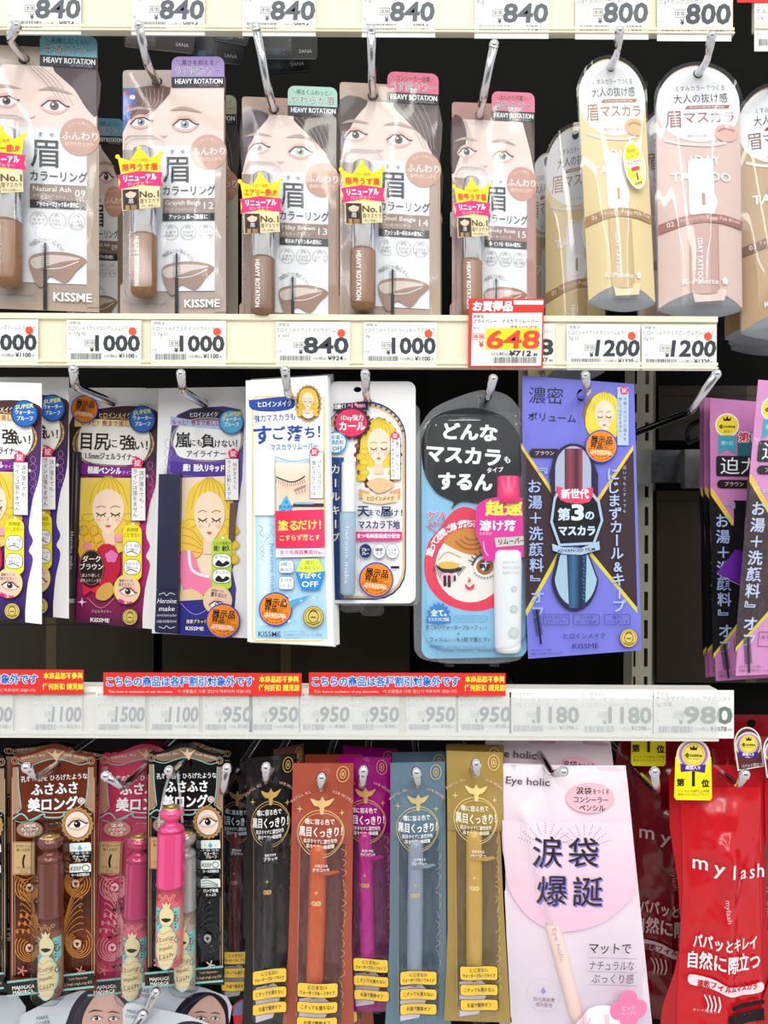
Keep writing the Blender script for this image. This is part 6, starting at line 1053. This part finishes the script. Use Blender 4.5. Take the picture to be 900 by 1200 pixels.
# ---------------------------------------------------------------- red lash pouches
def award(fr, x, y, s=1, d=2, lab='purple and gold award print'):
    a = B(fr, 'print', d); a.rot(2, x, y); a.ell(x, y, 17 * s, 18 * s, '9c7cc4'); a.ring(x, y + 2, 18.5 * s, 18 * s, 2.4 * s, 'e8dcc0', 24); a.ell(x, y + 1, 13.5 * s, 14 * s, 'f0dc5c'); a.ring(x, y + 1, 11.5 * s, 12 * s, .8 * s, 'c8a83c', 24)
    a.poly([(x - 5 * s, y - 9 * s), (x - 3.6 * s, y - 4 * s), (x + 3.6 * s, y - 4 * s), (x + 5 * s, y - 9 * s), (x + 2 * s, y - 6.5 * s), (x, y - 10 * s), (x - 2 * s, y - 6.5 * s)], '2c1c10'); a.t('@cosme', x, y + 1.5 * s, 6.4 * s, '3c2c10', w=20 * s, b=.03); a.line([(x - 8 * s, y + 6 * s), (x + 8 * s, y + 6 * s)], .5 * s, '8c7030')
    a.poly([(x - 15 * s, y + 12 * s), (x, y + 15 * s), (x + 15 * s, y + 12 * s), (x + 14 * s, y + 22 * s), (x, y + 20 * s), (x - 14 * s, y + 22 * s)], '4c2494'); a.t('殿堂入り', x, y + 16.5 * s, 5 * s, 'f0e4fc', w=17 * s, b=.04); a.rot()
    return a.build('award_print', lab)
def yellow_sticker(x0, y0, x1, y1, Y, label, aw=True, num=True):
    fr = Fr('rank_sticker', label, 'sticker', Y, (x0 + x1) / 2, y0); b = B(fr); cx = (x0 + x1) / 2; W = (x1 - x0) / 2
    pts = ([(x0 + 1, y0 + 22)] + ellp(cx, y0 + 20, W - 2, 20, 12, 180, 360) + [(x1 - 1, y0 + 22)] if aw else [(x0, y0), (x1, y0)]) + [(x1, y1 - 3), (x1 - 2, y1), (x0 + 2, y1 - .5), (x0 - .5, y1 - 4)]
    b.plate(pts, .5, 'f4e61c'); b.build('sticker_sheet'); yb = y1 - 24
    if aw: award(fr, cx, y0 + 17, 1, .2)
    a = B(fr, 'print', .2); a.t('第', cx - 15, yb + 3, 9.4, '1c1c0c', b=.04); a.t('1', cx, yb - 2, 25, '1c1c0c', b=.02); a.t('位', cx + 14, yb + 4, 9.4, '1c1c0c', b=.04); a.t('アイメイク部門 上半期', cx, yb + 13, 3.2, '6c6420', w=36); a.t('新作ベストコスメアワード', cx, yb + 17, 3.2, '6c6420', w=36); a.build('printed_lettering'); return fr
def red_pouch(M, label, Y, base='c01420', bright=True, yaw=0):
    fr = Fr('lash_mascara_pouch', label, 'cosmetic pouch', Y, 846, 907, M, 'red lash mascara pouches', yaw=yaw)
    out = [(784, 915), (787, 900), (797, 896), (894, 897), (899, 930), (896, 1000), (900, 1100), (906, 1240), (770, 1240), (776, 1180), (790, 1140), (799, 1100), (795, 1040), (785, 970)]
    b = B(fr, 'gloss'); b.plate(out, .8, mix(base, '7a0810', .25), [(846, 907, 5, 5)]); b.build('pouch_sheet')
    xl = lambda y: 793 + 9 * math.sin((y - 920) / 60) * .4 + 3; xr = lambda y: 891 + (y - 920) * .01
    def h(u, v, x, y):
        e = math.sin(math.pi * u) ** .7 * min(1, v * 5 + .05); fold = abs(((x - 846) * .5 + (y - 985) * .35) / 30); f2 = abs(((x - 846) * .6 - (y - 985) * .4) / 26)
        return .8 + e * (7 + 6 * max(0, 1 - fold) + 5 * max(0, 1 - f2)) + 2.6 * e * NZ(x * .035, y * .03, 4) + 9 * e * math.exp(-((x - 856) / 24) ** 2 - ((y - 948) / 15) ** 2) + 2.2 * e * NZ(x * .08, y * .07, 6) + 10 * math.exp(-((x - 848) / 13) ** 2) * min(1, max(0, (y - 970) / 30))
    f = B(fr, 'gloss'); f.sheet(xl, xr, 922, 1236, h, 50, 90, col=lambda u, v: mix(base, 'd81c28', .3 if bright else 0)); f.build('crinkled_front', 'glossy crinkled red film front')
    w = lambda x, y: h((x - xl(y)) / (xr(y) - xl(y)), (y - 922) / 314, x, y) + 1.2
    wh = 'fbeef0' if bright else 'b89c9c'; a = B(fr, 'print', 1, wrap=lambda x, y: max(0, w(max(800, min(890, x)), y)), step=3)  # rear copies take dimmer film and lettering in place of shade
    [a.t(c, x, y, 23, wh, b=.008, ang=2) for c, x, y in (('m', 817, 1006), ('y', 836, 1009), ('l', 850, 1011), ('a', 864, 1014), ('s', 877, 1016), ('h', 889, 1017))]; a.t('mylash', 847, 1060, 8, mix(base, wh, .6), w=26, ang=86)
    a.t('パパッとキレイ', 847, 1100, 17, wh, w=74, b=.02, ang=2); a.t('自然に際立つ', 846, 1122, 21, wh, w=84, b=.02, ang=2)
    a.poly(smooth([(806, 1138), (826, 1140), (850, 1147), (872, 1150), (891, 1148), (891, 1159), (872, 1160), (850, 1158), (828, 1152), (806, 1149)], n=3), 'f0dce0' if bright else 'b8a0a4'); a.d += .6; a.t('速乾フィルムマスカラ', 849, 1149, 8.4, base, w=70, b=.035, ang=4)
    for i in range(4): a.line(smooth([(824 + i * 4, 1178), (826 + i * 4, 1170), (822 + i * 5, 1160)], False), 1.4, wh)
    a.t('キレイ際立つ', 822, 1178, 4, mix(base, wh, .6), w=26); a.rect(850, 1168, 893, 1173, '14080a'); a.rect(846, 1178, 893, 1192, '14080a'); a.t('BLACK', 868, 1182, 4.4, '8c6c6c', w=16)
    a.build('printed_lettering'); return fr
red_pouch(None, 'front bright red crinkled lash mascara pouch at the bottom right', .012)
red_pouch((1, .0, -62, 0, .95, 15), 'shade-darkened red lash mascara pouch half hidden between the pale pink and front red ones', .055, '6c0c14', False)
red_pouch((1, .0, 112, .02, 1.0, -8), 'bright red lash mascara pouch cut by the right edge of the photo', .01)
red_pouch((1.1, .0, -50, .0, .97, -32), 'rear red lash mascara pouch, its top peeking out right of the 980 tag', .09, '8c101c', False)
red_pouch((1, .0, -38, .0, .94, 10), 'another shade-darkened red lash pouch directly behind the front red one', .075, '7a0c18', False)
yellow_sticker(790.5, 866, 834.5, 938, .0, 'tall yellow number-one ranking sticker with purple award print, on the front red pouch')
yellow_sticker(740, 840, 780, 898, .04, 'short yellow number-one ranking sticker on the shade-darkened red pouch, under the rail', aw=False)
def oval_sticker(cx, cy, Y, label):
    fr = Fr('award_sticker', label, 'sticker', Y, cx, cy - 26); b = B(fr); b.rot(-6, cx, cy); b.plate(ellp(cx, cy - 6, 16, 20, 16, 180, 360) + [(cx + 16, cy + 22), (cx - 15, cy + 24)], .5, 'f4ecec'); b.build('sticker_sheet')
    a = B(fr, 'print', .15); a.rot(-6, cx, cy); a.poly(ellp(cx, cy - 6, 14.5, 18.5, 16, 180, 360) + [(cx + 14.5, cy + 21), (cx - 13.5, cy + 22.5)], '5c3030'); a.t('パパッと際立つ', cx + 2, cy + 19, 4.4, 'f4ecec', w=24); a.build('printed_border'); award(fr, cx, cy - 7, .78, .3)
oval_sticker(877, 878, .005, 'white-rimmed oval award sticker above the front red pouch')
oval_sticker(911, 886, .0, 'white-rimmed award sticker at the extreme right edge, partly cut')
# ---------------------------------------------------------------- cards of the row below, tops showing at the bottom edge
def face_card(pts, hx, hy, fx, fy, s, Y, label, tx, ty, ang=8, flip=1):
    fr = Fr('makeup_card', label, 'cosmetic card', Y, hx, hy, None, 'makeup cards with portraits at the bottom edge'); b = B(fr, 'gloss'); b.plate(pts, .8, 'ccd2da'); b.build('backing_card')
    a = B(fr, 'gloss', .1); a.rot(ang, fx, fy); h = '241c2c'
    a.poly(smooth([(fx - 50 * s, fy + 50 * s), (fx - 40 * s, fy + 8 * s), (fx - 20 * s, fy - 18 * s), (fx + 8 * s, fy - 25 * s), (fx + 30 * s, fy - 16 * s), (fx + 38 * s, fy + 6 * s), (fx + 36 * s, fy + 50 * s)], n=4), h)
    a.poly(smooth([(fx - 20 * s, fy + 50 * s), (fx - 24 * s, fy + 20 * s), (fx - 14 * s, fy - 2 * s), (fx + 6 * s, fy - 20 * s), (fx + 22 * s, fy - 12 * s), (fx + 33 * s, fy + 6 * s), (fx + 34 * s, fy + 30 * s), (fx + 20 * s, fy + 50 * s)], n=4), 'd0a89c')
    for i in range(7): a.line(smooth([(fx + 4 + (i - 3), fy - 22 * s), (fx - 20 * s - i, fy - 6 * s + i), (fx - 32 * s - i * 2 + 4, fy + 30 * s)], False), .6, '3c3442')
    eye(a, fx - 3 * s, fy + 14 * s, 13 * s, '1c1418', 'b88478', -4, '4c3834'); eye(a, fx + 18 * s, fy + 14 * s, 11 * s, '1c1418', 'b88478', 4, '4c3834'); a.line(smooth([(fx + 9 * s, fy + 16 * s), (fx + 12 * s, fy + 25 * s), (fx + 8 * s, fy + 26 * s)], False), 1, 'a8786c')
    a.rot(ang, tx, ty); a.t('MAKE', tx, ty, 6, '5c646c', w=14); a.t('COVER', tx, ty + 6, 6, '5c646c', w=17); a.rot(); a.build('printed_portrait')
face_card([(24, 1190), (60, 1172), (112, 1155), (150, 1150), (182, 1158), (182, 1260), (20, 1260)], 100, 1165, 116, 1180, .95, .03, 'portrait makeup card at the bottom edge, left one below the brown lash pack', 50, 1192, -8)
face_card([(154, 1160), (162, 1152), (200, 1150), (240, 1158), (266, 1168), (272, 1180), (280, 1260), (154, 1260)], 186, 1166, 238, 1182, .8, .02, 'portrait makeup card at the bottom edge, below the black lash pack', 168, 1160, 6)
face_card([(144, 1182), (148, 1176), (156, 1176), (220, 1190), (250, 1202), (262, 1212), (262, 1260), (144, 1260)], 170, 1184, 222, 1216, .8, .0, 'foremost makeup card at the bottom edge, its white corner uppermost', 156, 1185, 10)
face_card([(-30, 1168), (20, 1166), (30, 1180), (30, 1260), (-30, 1260)], 0, 1175, -30, 1200, .6, .05, 'makeup card corner at the extreme bottom left', 60, 1230, 0)
hook((183, 1162), (175, 1179), .02, pl=(.003, .004), label='lower chrome hook between the two portrait makeup cards', Yb=0, Yt=-.018); hook((168, 1188), (150, 1214), .0, pl=(.003, .004), label='lowest chrome hook at the foremost makeup card', Yb=-.02, Yt=-.034)
fr = Fr('red_foil_pack', 'shiny red and violet foil pack corner at the bottom below the dark pouch', 'cosmetic pack', .02, 285, 1172); b = B(fr, 'gloss'); b.plate([(272, 1180), (282, 1172), (290, 1170), (296, 1240), (262, 1240)], 2, 'c01c28'); b.build('foil_body'); a = B(fr, 'gloss', .2); a.poly([(275, 1178), (282, 1173), (289, 1171), (292, 1188), (272, 1190)], '6c6c98'); a.build('foil_band')
# thin rods standing in for the upright's faint edges in the top row's shade
for x, lb in ((757, 'left'), (772, 'right')):
    o = wires('upright_edge_line', [([P(x, 96, .19), P(x, 330, .19)], .0012)], 'metal:6a6a62:.4', None, P(x, 96, .19)); o['label'] = '%s thin vertical wire in the dark behind the pink tattoo pouches' % lb; o['category'] = 'wire'
